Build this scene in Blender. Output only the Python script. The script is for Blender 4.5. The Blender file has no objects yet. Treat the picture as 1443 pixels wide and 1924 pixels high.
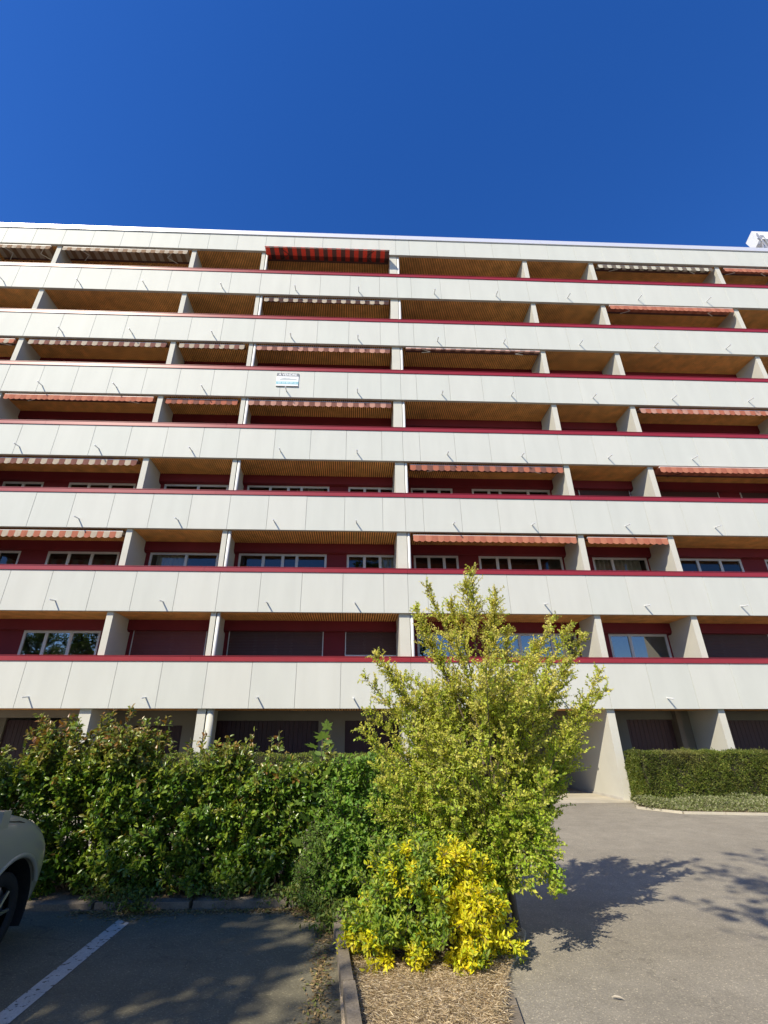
import bpy, math, random
import numpy as np
from mathutils import Vector, Matrix

S = bpy.context.scene
COL = S.collection

# ------------------------------------------------------------------ camera
cam_d = bpy.data.cameras.new('camera')
cam = bpy.data.objects.new('camera', cam_d)
COL.objects.link(cam)
yaw, pit, rol = 0.0360, 0.4410, -0.0011
Fv = Vector((math.sin(yaw) * math.cos(pit), math.cos(yaw) * math.cos(pit), math.sin(pit)))
R0 = Vector((math.cos(yaw), -math.sin(yaw), 0))
U0 = R0.cross(Fv)
Rv = R0 * math.cos(rol) + U0 * math.sin(rol)
Uv = -R0 * math.sin(rol) + U0 * math.cos(rol)
CAMLOC = Vector((-1.777, -14.951, 1.617))
cam.matrix_world = Matrix(((Rv.x, Uv.x, -Fv.x, CAMLOC.x), (Rv.y, Uv.y, -Fv.y, CAMLOC.y),
                           (Rv.z, Uv.z, -Fv.z, CAMLOC.z), (0, 0, 0, 1)))
cam_d.sensor_fit = 'AUTO'
cam_d.sensor_width = 36.0
cam_d.lens = 896.155 * 36 / 1924
cam_d.shift_x = (721.5 - 694.66) / 1924
cam_d.clip_start = 0.05
cam_d.clip_end = 3000
S.camera = cam

# ------------------------------------------------------------------ light
LDIR = Vector((0.86, 1.0, -1.2)).normalized()
elev = math.asin(-LDIR.z)
world = bpy.data.worlds.new('World')
S.world = world
world.use_nodes = True
wn = world.node_tree
bg = wn.nodes['Background']
sky = wn.nodes.new('ShaderNodeTexSky')
sky.sky_type = 'NISHITA'
sky.sun_disc = False
sky.sun_elevation = elev
sky.sun_rotation = math.atan2(-LDIR.x, -LDIR.y)
sky.altitude = 300
sky.air_density = 1.0
sky.dust_density = 0.15
sky.ozone_density = 3.5
hs = wn.nodes.new('ShaderNodeHueSaturation')
hs.inputs['Saturation'].default_value = 1.31
hs.inputs['Hue'].default_value = 0.516
hs.inputs['Value'].default_value = 1.0
wn.links.new(sky.outputs[0], hs.inputs['Color'])
wn.links.new(hs.outputs[0], bg.inputs[0])
bg.inputs[1].default_value = 0.15
sun_d = bpy.data.lights.new('sun', 'SUN')
sun_d.energy = 5.0
sun_d.angle = math.radians(0.53)
sun_d.color = (1.0, 0.905, 0.735)
sun = bpy.data.objects.new('sun', sun_d)
COL.objects.link(sun)
sun.rotation_euler = LDIR.to_track_quat('-Z', 'Y').to_euler()
sun.location = (-20, -30, 40)

S.view_settings.view_transform = 'Standard'
S.view_settings.look = 'None'
S.view_settings.gamma = 1.0
S.view_settings.use_curve_mapping = False
S.view_settings.exposure = 0.4

# ------------------------------------------------------------------ materials
def principled(name, rgb, rough=0.6, metal=0.0, spec=0.5):
    m = bpy.data.materials.new(name)
    m.use_nodes = True
    b = m.node_tree.nodes['Principled BSDF']
    b.inputs['Base Color'].default_value = (*rgb, 1)
    b.inputs['Roughness'].default_value = rough
    b.inputs['Metallic'].default_value = metal
    b.inputs['Specular IOR Level'].default_value = spec
    return m

def N(m, t):
    return m.node_tree.nodes.new(t)

def L(m, a, b):
    m.node_tree.links.new(a, b)

def surf(name, rgb, rough=0.7, var=0.12, scale=3.0, fine=60.0, finevar=0.06, bump=0.15, rnd=0.0, spec=0.4, bdist=0.01):
    """painted / mineral surface: base colour with broad and fine variation, fine bump"""
    m = principled(name, rgb, rough, spec=spec)
    b = m.node_tree.nodes['Principled BSDF']
    tc = N(m, 'ShaderNodeTexCoord')
    n1 = N(m, 'ShaderNodeTexNoise'); n1.inputs['Scale'].default_value = scale; n1.inputs['Detail'].default_value = 6
    n2 = N(m, 'ShaderNodeTexNoise'); n2.inputs['Scale'].default_value = fine; n2.inputs['Detail'].default_value = 4
    geo = N(m, 'ShaderNodeNewGeometry')
    L(m, geo.outputs['Position'], n1.inputs['Vector']); L(m, geo.outputs['Position'], n2.inputs['Vector'])
    mr1 = N(m, 'ShaderNodeMapRange'); mr1.inputs[1].default_value = .3; mr1.inputs[2].default_value = .7
    mr1.inputs[3].default_value = 1 - var; mr1.inputs[4].default_value = 1 + var
    mr2 = N(m, 'ShaderNodeMapRange'); mr2.inputs[1].default_value = .3; mr2.inputs[2].default_value = .7
    mr2.inputs[3].default_value = 1 - finevar; mr2.inputs[4].default_value = 1 + finevar
    L(m, n1.outputs[0], mr1.inputs[0]); L(m, n2.outputs[0], mr2.inputs[0])
    mu = N(m, 'ShaderNodeMath'); mu.operation = 'MULTIPLY'
    L(m, mr1.outputs[0], mu.inputs[0]); L(m, mr2.outputs[0], mu.inputs[1])
    last = mu.outputs[0]
    if rnd:
        oi = N(m, 'ShaderNodeObjectInfo')
        mr3 = N(m, 'ShaderNodeMapRange'); mr3.inputs[3].default_value = 1 - rnd; mr3.inputs[4].default_value = 1 + rnd
        L(m, oi.outputs['Random'], mr3.inputs[0])
        m3 = N(m, 'ShaderNodeMath'); m3.operation = 'MULTIPLY'
        L(m, last, m3.inputs[0]); L(m, mr3.outputs[0], m3.inputs[1]); last = m3.outputs[0]
    vm = N(m, 'ShaderNodeVectorMath'); vm.operation = 'SCALE'
    vm.inputs[0].default_value = rgb
    L(m, last, vm.inputs['Scale'])
    L(m, vm.outputs[0], b.inputs['Base Color'])
    if bump:
        bp = N(m, 'ShaderNodeBump'); bp.inputs['Strength'].default_value = bump; bp.inputs['Distance'].default_value = bdist
        L(m, n2.outputs[0], bp.inputs['Height']); L(m, bp.outputs[0], b.inputs['Normal'])
    return m

M = {}
# facade panels: each panel slightly its own tint, faint rain streaks
def panel_mat():
    m = principled('facade_panel_paint', (.6, .62, .56), .6, spec=.2)
    b = m.node_tree.nodes['Principled BSDF']
    geo = N(m, 'ShaderNodeNewGeometry')
    oi = N(m, 'ShaderNodeObjectInfo')
    cr = N(m, 'ShaderNodeValToRGB')
    cr.color_ramp.elements[0].color = (.516, .531, .482, 1); cr.color_ramp.elements[1].color = (.540, .547, .495, 1)
    e = cr.color_ramp.elements.new(.5); e.color = (.528, .539, .489, 1)
    L(m, oi.outputs['Random'], cr.inputs[0])
    mp = N(m, 'ShaderNodeMapping'); mp.inputs['Scale'].default_value = (1.6, 1.0, .35)
    L(m, geo.outputs['Position'], mp.inputs[0])
    n1 = N(m, 'ShaderNodeTexNoise'); n1.inputs['Scale'].default_value = 1.3; n1.inputs['Detail'].default_value = 5
    L(m, mp.outputs[0], n1.inputs['Vector'])
    mr = N(m, 'ShaderNodeMapRange'); mr.inputs[1].default_value = .3; mr.inputs[2].default_value = .72
    mr.inputs[3].default_value = .955; mr.inputs[4].default_value = 1.03
    L(m, n1.outputs[0], mr.inputs[0])
    vm = N(m, 'ShaderNodeVectorMath'); vm.operation = 'SCALE'
    L(m, cr.outputs[0], vm.inputs[0]); L(m, mr.outputs[0], vm.inputs['Scale'])
    L(m, vm.outputs[0], b.inputs['Base Color'])
    return m
M['panel'] = panel_mat()
M['backing'] = surf('parapet_backing', (.46, .44, .39), .8)
M['flashing'] = principled('roof_flashing', (.72, .72, .74), .35, .3)
M['rail'] = surf('crimson_rail_paint', (.26, .018, .024), .38, .06, 2, 30, .03, .03, spec=.5)
M['wall_red'] = surf('crimson_wall_paint', (.17, .014, .02), .75, .1, 1.5, 80, .05, .1)
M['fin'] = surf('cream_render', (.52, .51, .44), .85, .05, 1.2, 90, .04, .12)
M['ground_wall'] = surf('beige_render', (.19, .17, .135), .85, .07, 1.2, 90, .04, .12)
M['wood'] = surf('soffit_wood', (.80, .41, .13), .6, .22, 2.5, 40, .12, .1)
M['slab'] = surf('concrete_slab', (.20, .16, .12), .85)
M['tile'] = surf('balcony_tiles', (.62, .54, .43), .6)
M['gap_shade'] = surf('soffit_gap_shade', (.13, .075, .035), .9)  # slab colour darkened to paint in the shade between the soffit slats
M['frame'] = surf('white_window_frame', (.62, .62, .60), .45, .03, 2, 50, .02, .0)
M['shutter_brown'] = surf('brown_shutter', (.085, .036, .03), .55, .06, 2, 40, .03, .0)
M['shutter_red'] = surf('red_brown_shutter', (.19, .05, .045), .55, .06, 2, 40, .03, .0)
M['door_dark'] = surf('dark_red_garage_panel', (.035, .009, .013), .5, .08, 1.5, 40, .04, .05)
M['interior'] = surf('interior_plaster', (.30, .28, .25), .9)
M['curtain'] = surf('beige_curtain', (.55, .50, .40), .9, .06, 2, 60, .04, .0)
M['metal_grey'] = principled('grey_metal', (.42, .42, .42), .45, .6)
M['white_metal'] = principled('white_metal', (.72, .72, .70), .4, .0)
M['spout'] = principled('spout_metal', (.68, .69, .69), .4, .2)
M['pipe'] = principled('downpipe_paint', (.66, .66, .62), .45)
def cloth(name, rgb):
    m = surf(name, rgb, .9, .08, 4, 120, .05, .05)
    nt = m.node_tree; b = nt.nodes['Principled BSDF']; out = nt.nodes['Material Output']
    tr = nt.nodes.new('ShaderNodeBsdfTranslucent'); tr.inputs[0].default_value = (*rgb, 1)
    mx = nt.nodes.new('ShaderNodeMixShader'); mx.inputs[0].default_value = .22
    nt.links.new(b.outputs[0], mx.inputs[1]); nt.links.new(tr.outputs[0], mx.inputs[2]); nt.links.new(mx.outputs[0], out.inputs[0])
    return m
M['cloth_cream'] = cloth('cream_cloth', (.46, .39, .30))
M['cloth_tan'] = cloth('tan_cloth', (.27, .17, .10))
M['cloth_orange'] = cloth('orange_cloth', (.50, .19, .115))
M['cloth_orange2'] = cloth('deep_orange_cloth', (.42, .14, .085))
M['cloth_pink'] = cloth('faded_pink_cloth', (.50, .27, .21))
M['cloth_brown'] = cloth('brown_cloth', (.20, .085, .065))
M['cloth_red'] = cloth('red_cloth', (.40, .035, .02))
M['cloth_black'] = cloth('black_cloth', (.07, .03, .025))
M['cloth_grey'] = cloth('grey_cream_cloth', (.55, .52, .42))
M['cloth_greydark'] = cloth('dark_grey_cloth', (.16, .13, .10))
def glass_mat(nm='window_glass', k=1.3, c=.12):
    m = bpy.data.materials.new(nm); m.use_nodes = True
    nt = m.node_tree; nt.nodes.remove(nt.nodes['Principled BSDF']); out = nt.nodes['Material Output']
    gl = nt.nodes.new('ShaderNodeBsdfGlossy'); gl.inputs['Roughness'].default_value = .015; gl.inputs[0].default_value = (1, 1, 1, 1)
    tp = nt.nodes.new('ShaderNodeBsdfTransparent'); tp.inputs[0].default_value = (.62, .66, .64, 1)
    fr = nt.nodes.new('ShaderNodeFresnel'); fr.inputs[0].default_value = 1.75
    mx = nt.nodes.new('ShaderNodeMixShader')
    ns = nt.nodes.new('ShaderNodeTexNoise'); ns.inputs['Scale'].default_value = 1.2
    bp = nt.nodes.new('ShaderNodeBump'); bp.inputs['Strength'].default_value = .04; bp.inputs['Distance'].default_value = .02
    nt.links.new(ns.outputs[0], bp.inputs['Height']); nt.links.new(bp.outputs[0], gl.inputs['Normal'])
    mul = nt.nodes.new('ShaderNodeMath'); mul.operation = 'MULTIPLY_ADD'; mul.inputs[1].default_value = k; mul.inputs[2].default_value = c
    nt.links.new(fr.outputs[0], mul.inputs[0]); nt.links.new(mul.outputs[0], mx.inputs[0])
    nt.links.new(tp.outputs[0], mx.inputs[1]); nt.links.new(gl.outputs[0], mx.inputs[2]); nt.links.new(mx.outputs[0], out.inputs[0])
    return m
M['glass'] = glass_mat()
M['glass_plain'] = glass_mat('plain_window_glass', .7, .0)

# ------------------------------------------------------------------ helpers
def tag(o, label=None, cat=None, group=None, kind=None):
    if label: o['label'] = label
    if cat: o['category'] = cat
    if group: o['group'] = group
    if kind: o['kind'] = kind
    return o

def link(o, parent=None):
    COL.objects.link(o)
    if parent is not None:
        o.parent = parent
    return o

def empty(name, loc=(0, 0, 0), rz=0):
    o = bpy.data.objects.new(name, None)
    o.location = loc; o.rotation_euler = (0, 0, rz)
    o.empty_display_size = .2
    return link(o)

class MB:
    def __init__(s):
        s.v = []; s.f = []; s.mi = []
    def face(s, vs, mi=0):
        n = len(s.v); s.v += [tuple(p) for p in vs]; s.f.append(tuple(range(n, n + len(vs)))); s.mi.append(mi)
    def box(s, x0, x1, y0, y1, z0, z1, mi=0):
        n = len(s.v)
        s.v += [(x0, y0, z0), (x1, y0, z0), (x1, y1, z0), (x0, y1, z0), (x0, y0, z1), (x1, y0, z1), (x1, y1, z1), (x0, y1, z1)]
        for q in ((0, 3, 2, 1), (4, 5, 6, 7), (0, 1, 5, 4), (1, 2, 6, 5), (2, 3, 7, 6), (3, 0, 4, 7)):
            s.f.append(tuple(n + i for i in q)); s.mi.append(mi)
        return s
    def tube(s, p0, p1, r0, r1=None, n=6, caps=True, mi=0):
        r1 = r0 if r1 is None else r1
        p0 = Vector(p0); p1 = Vector(p1); d = (p1 - p0).normalized()
        a = d.orthogonal().normalized(); b = d.cross(a)
        k = len(s.v)
        for p, r in ((p0, r0), (p1, r1)):
            for i in range(n):
                t = 2 * math.pi * i / n
                s.v.append(tuple(p + a * (r * math.cos(t)) + b * (r * math.sin(t))))
        for i in range(n):
            j = (i + 1) % n
            s.f.append((k + i, k + j, k + n + j, k + n + i)); s.mi.append(mi)
        if caps:
            s.f.append(tuple(k + n - 1 - i for i in range(n))); s.mi.append(mi)
            s.f.append(tuple(k + n + i for i in range(n))); s.mi.append(mi)
        return s
    def prism(s, poly, z0, z1, mi=0):
        n = len(s.v); m = len(poly)
        s.v += [(x, y, z0) for x, y in poly] + [(x, y, z1) for x, y in poly]
        s.f.append(tuple(n + m - 1 - i for i in range(m))); s.mi.append(mi)
        s.f.append(tuple(n + m + i for i in range(m))); s.mi.append(mi)
        for i in range(m):
            j = (i + 1) % m
            s.f.append((n + i, n + j, n + m + j, n + m + i)); s.mi.append(mi)
        return s
    def mesh(s, name, mats, smooth=False):
        me = bpy.data.meshes.new(name)
        me.from_pydata(s.v, [], s.f)
        for m in (mats if isinstance(mats, (list, tuple)) else [mats]):
            me.materials.append(m)
        me.polygons.foreach_set('material_index', s.mi)
        if smooth:
            me.polygons.foreach_set('use_smooth', [True] * len(me.polygons))
        me.update()
        return me
    def build(s, name, mats, parent=None, smooth=False):
        return link(bpy.data.objects.new(name, s.mesh(name, mats, smooth)), parent)

def shared(name, me, loc, parent=None):
    o = bpy.data.objects.new(name, me); o.location = loc
    return link(o, parent)

# ------------------------------------------------------------------ GROUND
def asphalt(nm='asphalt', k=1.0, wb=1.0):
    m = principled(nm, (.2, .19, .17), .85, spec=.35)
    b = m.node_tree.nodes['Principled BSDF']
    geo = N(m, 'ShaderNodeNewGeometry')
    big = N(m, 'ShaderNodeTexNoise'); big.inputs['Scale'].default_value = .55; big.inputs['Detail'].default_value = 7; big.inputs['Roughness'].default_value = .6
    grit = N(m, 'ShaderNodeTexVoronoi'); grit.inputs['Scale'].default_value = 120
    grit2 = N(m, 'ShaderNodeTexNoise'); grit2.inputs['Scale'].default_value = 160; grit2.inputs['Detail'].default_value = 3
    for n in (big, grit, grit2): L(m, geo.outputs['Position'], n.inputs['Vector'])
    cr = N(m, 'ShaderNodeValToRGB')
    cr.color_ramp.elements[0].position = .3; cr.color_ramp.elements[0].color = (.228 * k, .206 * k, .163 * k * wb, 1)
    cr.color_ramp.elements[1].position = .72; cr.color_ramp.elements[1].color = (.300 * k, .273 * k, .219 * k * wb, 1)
    L(m, big.outputs[0], cr.inputs[0])
    # stones: each cell its own lightness
    sep = N(m, 'ShaderNodeSeparateColor'); L(m, grit.outputs['Color'], sep.inputs[0])
    r2 = N(m, 'ShaderNodeValToRGB')
    r2.color_ramp.elements[0].position = 0; r2.color_ramp.elements[0].color = (.78, .78, .78, 1)
    r2.color_ramp.elements[1].position = 1; r2.color_ramp.elements[1].color = (1.75, 1.7, 1.6, 1)
    e = r2.color_ramp.elements.new(.8); e.color = (1.03, 1.03, 1.03, 1)
    e = r2.color_ramp.elements.new(.93); e.color = (1.15, 1.15, 1.13, 1)
    L(m, sep.outputs[0], r2.inputs[0])
    mx = N(m, 'ShaderNodeMix'); mx.data_type = 'RGBA'; mx.blend_type = 'MULTIPLY'; mx.inputs[0].default_value = 1
    L(m, cr.outputs[0], mx.inputs[6]); L(m, r2.outputs[0], mx.inputs[7])
    mot = N(m, 'ShaderNodeTexNoise'); mot.inputs['Scale'].default_value = 3.2; mot.inputs['Detail'].default_value = 8; mot.inputs['Roughness'].default_value = .65
    L(m, geo.outputs['Position'], mot.inputs['Vector'])
    mm = N(m, 'ShaderNodeMapRange'); mm.inputs[1].default_value = .3; mm.inputs[2].default_value = .7; mm.inputs[3].default_value = .86; mm.inputs[4].default_value = 1.12
    L(m, mot.outputs[0], mm.inputs[0])
    sc = N(m, 'ShaderNodeVectorMath'); sc.operation = 'SCALE'; L(m, mx.outputs[2], sc.inputs[0]); L(m, mm.outputs[0], sc.inputs['Scale'])
    # hairline cracks
    wv = N(m, 'ShaderNodeTexVoronoi'); wv.feature = 'DISTANCE_TO_EDGE'; wv.inputs['Scale'].default_value = .42
    wj = N(m, 'ShaderNodeTexNoise'); wj.inputs['Scale'].default_value = 2.0; wj.inputs['Detail'].default_value = 6
    L(m, geo.outputs['Position'], wj.inputs['Vector'])
    wa = N(m, 'ShaderNodeVectorMath'); wa.operation = 'MULTIPLY_ADD'; wa.inputs[1].default_value = (.9, .9, 0); L(m, wj.outputs['Color'], wa.inputs[0]); L(m, geo.outputs['Position'], wa.inputs[2])
    L(m, wa.outputs[0], wv.inputs['Vector'])
    cm = N(m, 'ShaderNodeMapRange'); cm.inputs[1].default_value = .0; cm.inputs[2].default_value = .0035; cm.inputs[3].default_value = .72; cm.inputs[4].default_value = 1.0
    L(m, wv.outputs['Distance'], cm.inputs[0])
    sc2 = N(m, 'ShaderNodeVectorMath'); sc2.operation = 'SCALE'; L(m, sc.outputs[0], sc2.inputs[0]); L(m, cm.outputs[0], sc2.inputs['Scale'])
    L(m, sc2.outputs[0], b.inputs['Base Color'])
    bp = N(m, 'ShaderNodeBump'); bp.inputs['Strength'].default_value = .5; bp.inputs['Distance'].default_value = .006
    ad = N(m, 'ShaderNodeMath'); L(m, grit.outputs['Distance'], ad.inputs[0]); L(m, grit2.outputs[0], ad.inputs[1])
    L(m, ad.outputs[0], bp.inputs['Height']); L(m, bp.outputs[0], b.inputs['Normal'])
    return m
M['asphalt'] = asphalt()
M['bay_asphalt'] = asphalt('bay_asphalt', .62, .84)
M['concrete'] = surf('pale_concrete', (.44, .40, .31), .85, .12, 2, 60, .1, .2)
M['kerb'] = surf('weathered_kerb', (.185, .155, .118), .9, .25, 6, 70, .2, .4)
M['soil'] = surf('dry_soil', (.17, .125, .08), .95, .3, 5, 50, .25, .6, bdist=.03)
M['straw_soil'] = surf('straw_litter', (.52, .42, .28), .95, .25, 6, 90, .3, .6, bdist=.02)
def paint_mat():
    m = surf('worn_white_paint', (.50, .48, .42), .7, .1, 6, 80, .12, .2)
    nt = m.node_tree; out = nt.nodes['Material Output']; b = nt.nodes['Principled BSDF']
    geo = nt.nodes.new('ShaderNodeNewGeometry'); ns = nt.nodes.new('ShaderNodeTexNoise'); ns.inputs['Scale'].default_value = 22; ns.inputs['Detail'].default_value = 6
    nt.links.new(geo.outputs['Position'], ns.inputs['Vector'])
    mr = nt.nodes.new('ShaderNodeMapRange'); mr.inputs[1].default_value = .36; mr.inputs[2].default_value = .41
    nt.links.new(ns.outputs[0], mr.inputs[0])
    tp = nt.nodes.new('ShaderNodeBsdfTransparent'); mx = nt.nodes.new('ShaderNodeMixShader')
    nt.links.new(mr.outputs[0], mx.inputs[0]); nt.links.new(tp.outputs[0], mx.inputs[1]); nt.links.new(b.outputs[0], mx.inputs[2]); nt.links.new(mx.outputs[0], out.inputs[0])
    return m
M['paint'] = paint_mat()

mb = MB(); mb.face([(-600, -600, 0), (600, -600, 0), (600, 600, 0), (-600, 600, 0)])
tag(mb.build('ground', M['asphalt']), 'grey asphalt yard and parking in front of the flats', kind='structure')
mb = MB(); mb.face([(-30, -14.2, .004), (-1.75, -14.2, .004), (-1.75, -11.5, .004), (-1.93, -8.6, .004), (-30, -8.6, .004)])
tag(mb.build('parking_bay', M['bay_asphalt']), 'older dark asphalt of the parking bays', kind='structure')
mb = MB(); mb.face([(-4.02, -14.0, .008), (-3.88, -14.0, .008), (-3.88, -9.05, .008), (-4.02, -8.95, .008)])
tag(mb.build('parking_line', M['paint']), 'worn white painted parking bay line on the asphalt', kind='structure')
mb = MB(); mb.prism([(.18, -.28), (5.96, -.10), (5.96, 7.0), (.18, 7.0)], .0, .03)
tag(mb.build('passage_floor', M['concrete']), 'pale concrete slab of the passage under the flats', kind='structure')

rnd = random.Random(7)
# kerb at the hedge foot
kb = tag(empty('kerb'), 'low weathered concrete kerb along the foot of the leafy hedge', kind='structure')
x = -7.4
k = 0
while x < -2.0:
    ln = min(.98, -1.98 - x)
    mb = MB(); mb.box(0, ln - .012, 0, .13, -.05, .075 + rnd.uniform(-.015, .012))
    o = mb.build('kerb_stone', M['kerb'], kb); o.location = (x, -8.66 + rnd.uniform(-.01, .01), 0); o.rotation_euler.z = rnd.uniform(-.01, .01)
    x += 1.0
# island kerbs
kb2 = tag(empty('kerb'), 'grey raised kerb on the side of the straw bed beside the parking bay', kind='structure')
y = -12.6
while y < -9.0:
    mb = MB(); mb.box(-.042, .042, 0, .98, -.05, .10 + rnd.uniform(-.01, .01))
    o = mb.build('kerb_stone', M['kerb'], kb2); t = (y + 9.4) / 1.5
    o.location = (-1.87 - .115 * t, y, 0); o.rotation_euler.z = math.atan(.115 / 1.5) + rnd.uniform(-.01, .01)
    y += 1.0
kb3 = tag(empty('kerb'), 'flat grey edging strip between the straw bed and the open asphalt', kind='structure')
y = -12.6
while y < -10.7:
    mb = MB(); mb.box(-.05, .05, 0, .98, -.05, .03 + rnd.uniform(-.006, .006))
    o = mb.build('kerb_stone', M['kerb'], kb3); o.location = (-.66 + .22 * (y + 10.4) / .55 * .35, y, 0); o.rotation_euler.z = -math.atan(.14)
    y += 1.0
mb = MB(); mb.prism([(-1.72, -12.6), (-1.2, -12.6), (-.62, -10.4), (-.48, -10.1), (-.30, -9.8), (-.16, -9.45), (-.2, -9.1), (-.42, -8.75), (-.75, -8.5), (-1.1, -8.2), (-1.2, -7.2), (-1.9, -7.2), (-1.9, -9.2)], -.02, .022)
tag(mb.build('straw_bed', M['straw_soil']), 'planting bed covered with dry straw', kind='structure')
mb = MB(); mb.prism([(-12, -8.53), (-1.93, -8.53), (-1.95, -6.6), (-12, -6.6)], -.02, .06)
tag(mb.build('hedge_bed', M['soil']), 'earth bed under the leafy hedge', kind='structure')
# right bed with edging
GK = [(5.40, -1.32), (5.97, -2.21), (7.72, -2.54), (12.0, -3.1), (20.0, -3.9)]
mb = MB(); mb.prism(GK + [(20, .02), (6.22, .02), (5.98, -.35)], -.02, .05)
tag(mb.build('hedge_bed', M['soil']), 'earth bed under the clipped hedge', kind='structure')
ed = tag(empty('kerb'), 'thin pale concrete edging of the clipped hedge bed', kind='structure')
pts = [(5.98, -.12)] + GK
for (ax, ay), (bx, by) in zip(pts[:-1], pts[1:]):
    d = math.hypot(bx - ax, by - ay); n = max(1, round(d)); a = math.atan2(by - ay, bx - ax)
    for i in range(n):
        mb = MB(); mb.box(0, d / n - .008, -.045, .0, -.05, .05)
        o = mb.build('edging_stone', M['concrete'], ed); o.location = (ax + (bx - ax) * i / n, ay + (by - ay) * i / n, 0); o.rotation_euler.z = a

# ------------------------------------------------------------------ BUILDING
B = empty('apartment_building')
tag(B, 'long block of flats with white panel balconies and crimson walls', 'building')
B0, H, PH = 2.365, 2.8, 1.30
XL, XR = -21.2, 21.2
def bz(k): return B0 + H * k      # bottom of the parapet row k (0 = lowest, 7 = roof fascia)

W = 1.3225
seams = [0.0]
left = [-.784 - W * i for i in range(16)]
right = [.633 + W * i for i in range(16)]
joints = sorted(left + right + [0.0])
GAP = .008
def panel_mesh(w, h):
    m = MB(); c = .004
    x0, x1, z0, z1 = GAP / 2, w - GAP / 2, 0, h
    m.v += [(x0, .028, z0), (x1, .028, z0), (x1, .028, z1), (x0, .028, z1), (x0, c, z0), (x1, c, z0), (x1, c, z1), (x0, c, z1),
            (x0 + c, 0, z0 + c), (x1 - c, 0, z0 + c), (x1 - c, 0, z1 - c), (x0 + c, 0, z1 - c)]
    for q in ((0, 1, 5, 4), (1, 2, 6, 5), (2, 3, 7, 6), (3, 0, 4, 7), (4, 5, 9, 8), (5, 6, 10, 9), (6, 7, 11, 10), (7, 4, 8, 11), (8, 9, 10, 11)):
        m.f.append(q); m.mi.append(0)
    return m.mesh('panel', M['panel'])
pcache = {}
for k in range(8):
    z0 = bz(k); h = PH if k < 7 else 1.04
    par = MB(); par.box(XL, XR, .03, .115, z0 + .004, z0 + h)
    par.box(XL, XR, .03, .5, z0 + h, z0 + h + .02) if k == 7 else None
    p = par.build('balcony_parapet' if k < 7 else 'roof_fascia', M['backing'], B)
    lim = 17 if k < 3 else 20.3
    for a, b in zip(joints[:-1], joints[1:]):
        if a < -lim - .5 or b > lim + .6: continue
        key = (round(b - a, 3), h)
        if key not in pcache: pcache[key] = panel_mesh(b - a, h)
        o = shared('panel', pcache[key], (a, 0, z0), p)
        o.rotation_euler = (rnd.uniform(-.0012, .0012), 0, rnd.uniform(-.0012, .0012))
    if k < 7:   # crimson capping rail, lengths with joints
        xs = [XL, -13.2, -6.6, 0, 6.6, 13.2, XR]
        for a, b in zip(xs[:-1], xs[1:]):
            r = MB(); r.box(a, b - .006, -.03, .085, z0 + h + .004, z0 + h + .15)
            r.box(a, b - .006, -.045, .10, z0 + h + .1505, z0 + h + .165)
            r.build('rail', M['rail'], B)
    else:
        xs = [XL, -14, -7, 0, 7, 14, XR]
        for a, b in zip(xs[:-1], xs[1:]):
            r = MB(); r.box(a, b - .006, -.05, .45, z0 + 1.05, z0 + 1.30)
            r.build('roof_flashing', M['flashing'], B)
# drain spouts
sp = MB(); sp.tube((0, .05, 0), (0, -.30, -.05), .021, n=8); spm = sp.mesh('drain_spout', M['spout'])
for k in range(7):
    for x in (-17.1, -13.84, -11.03, -7.72, -4.5, -1.72, 1.63, 4.4, 7.68, 10.9, 14.05, 17.2):
        if k < 3 and abs(x) > 15: continue
        shared('drain_spout', spm, (x + rnd.uniform(-.02, .02), 0, bz(k) + .31 + rnd.uniform(-.015, .015)), B)
# slabs and slatted soffits
for k in range(8):
    z0 = bz(k)
    m = MB(); m.box(XL, XR, .12, 6.0, z0 + .06, z0 + .22); m.build('floor_slab', M['gap_shade'], B)
    m = MB(); x = XL; r2 = random.Random(k)
    while x < XR:
        dz = r2.uniform(0, .004)
        m.box(x, x + .047, .118, 1.24, z0 + .0 + dz, z0 + .035); x += .080
    tag(m.build('slat_ceiling', M['wood'], B), kind='stuff')
    m = MB(); m.box(XL, XR, .118, 6.0, z0 + .2205, z0 + .226); m.build('balcony_floor', M['tile'], B)
m = MB(); m.box(XL, XR, 6.0, 6.2, 0, 23.0); m.build('rear_wall', M['interior'], B)
m = MB(); m.box(XL, XR, .12, 6.2, 22.6, 22.9); m.build('roof', M['slab'], B)

# partition fins
FINS = {'Y': (-18.75, -18.55), 'Z': (-15.52, -15.32), 'A': (-9.42, -9.22), 'B': (-6.22, -6.06), 'C1': (-.30, .03), 'D': (5.99, 6.19), 'E': (9.17, 9.37), 'F': (15.30, 15.50), 'G': (18.5, 18.7)}
for k in range(7):
    zb, zt = bz(k) + .2265, bz(k + 1) + .019
    for nme, (a, b) in FINS.items():
        m = MB()
        # profile in (y,z): stepped rear under the shutter box
        prof = [(.105, zb), (1.52, zb), (1.52, zt - .40), (1.30, zt - .40), (1.22, zt - .33), (1.22, zt), (.105, zt)]
        n = len(prof)
        m.v += [(a, y, z) for y, z in prof] + [(b, y, z) for y, z in prof]
        m.f.append(tuple(range(n))); m.mi.append(0)
        m.f.append(tuple(range(2 * n - 1, n - 1, -1))); m.mi.append(0)
        for i in range(n):
            j = (i + 1) % n; m.f.append((j, i, n + i, n + j)); m.mi.append(0)
        m.build('partition_wall', M['fin'], B)
    for xx in (-5.985, .10):
        m = MB(); m.tube((xx, .16, zb), (xx, .16, zt), .055, n=12); m.build('downpipe', M['pipe'], B, True)
    m = MB(); m.box(.025, .062, .22, 1.5, zb, zt); m.build('partition_wall', M['fin'], B)

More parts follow.
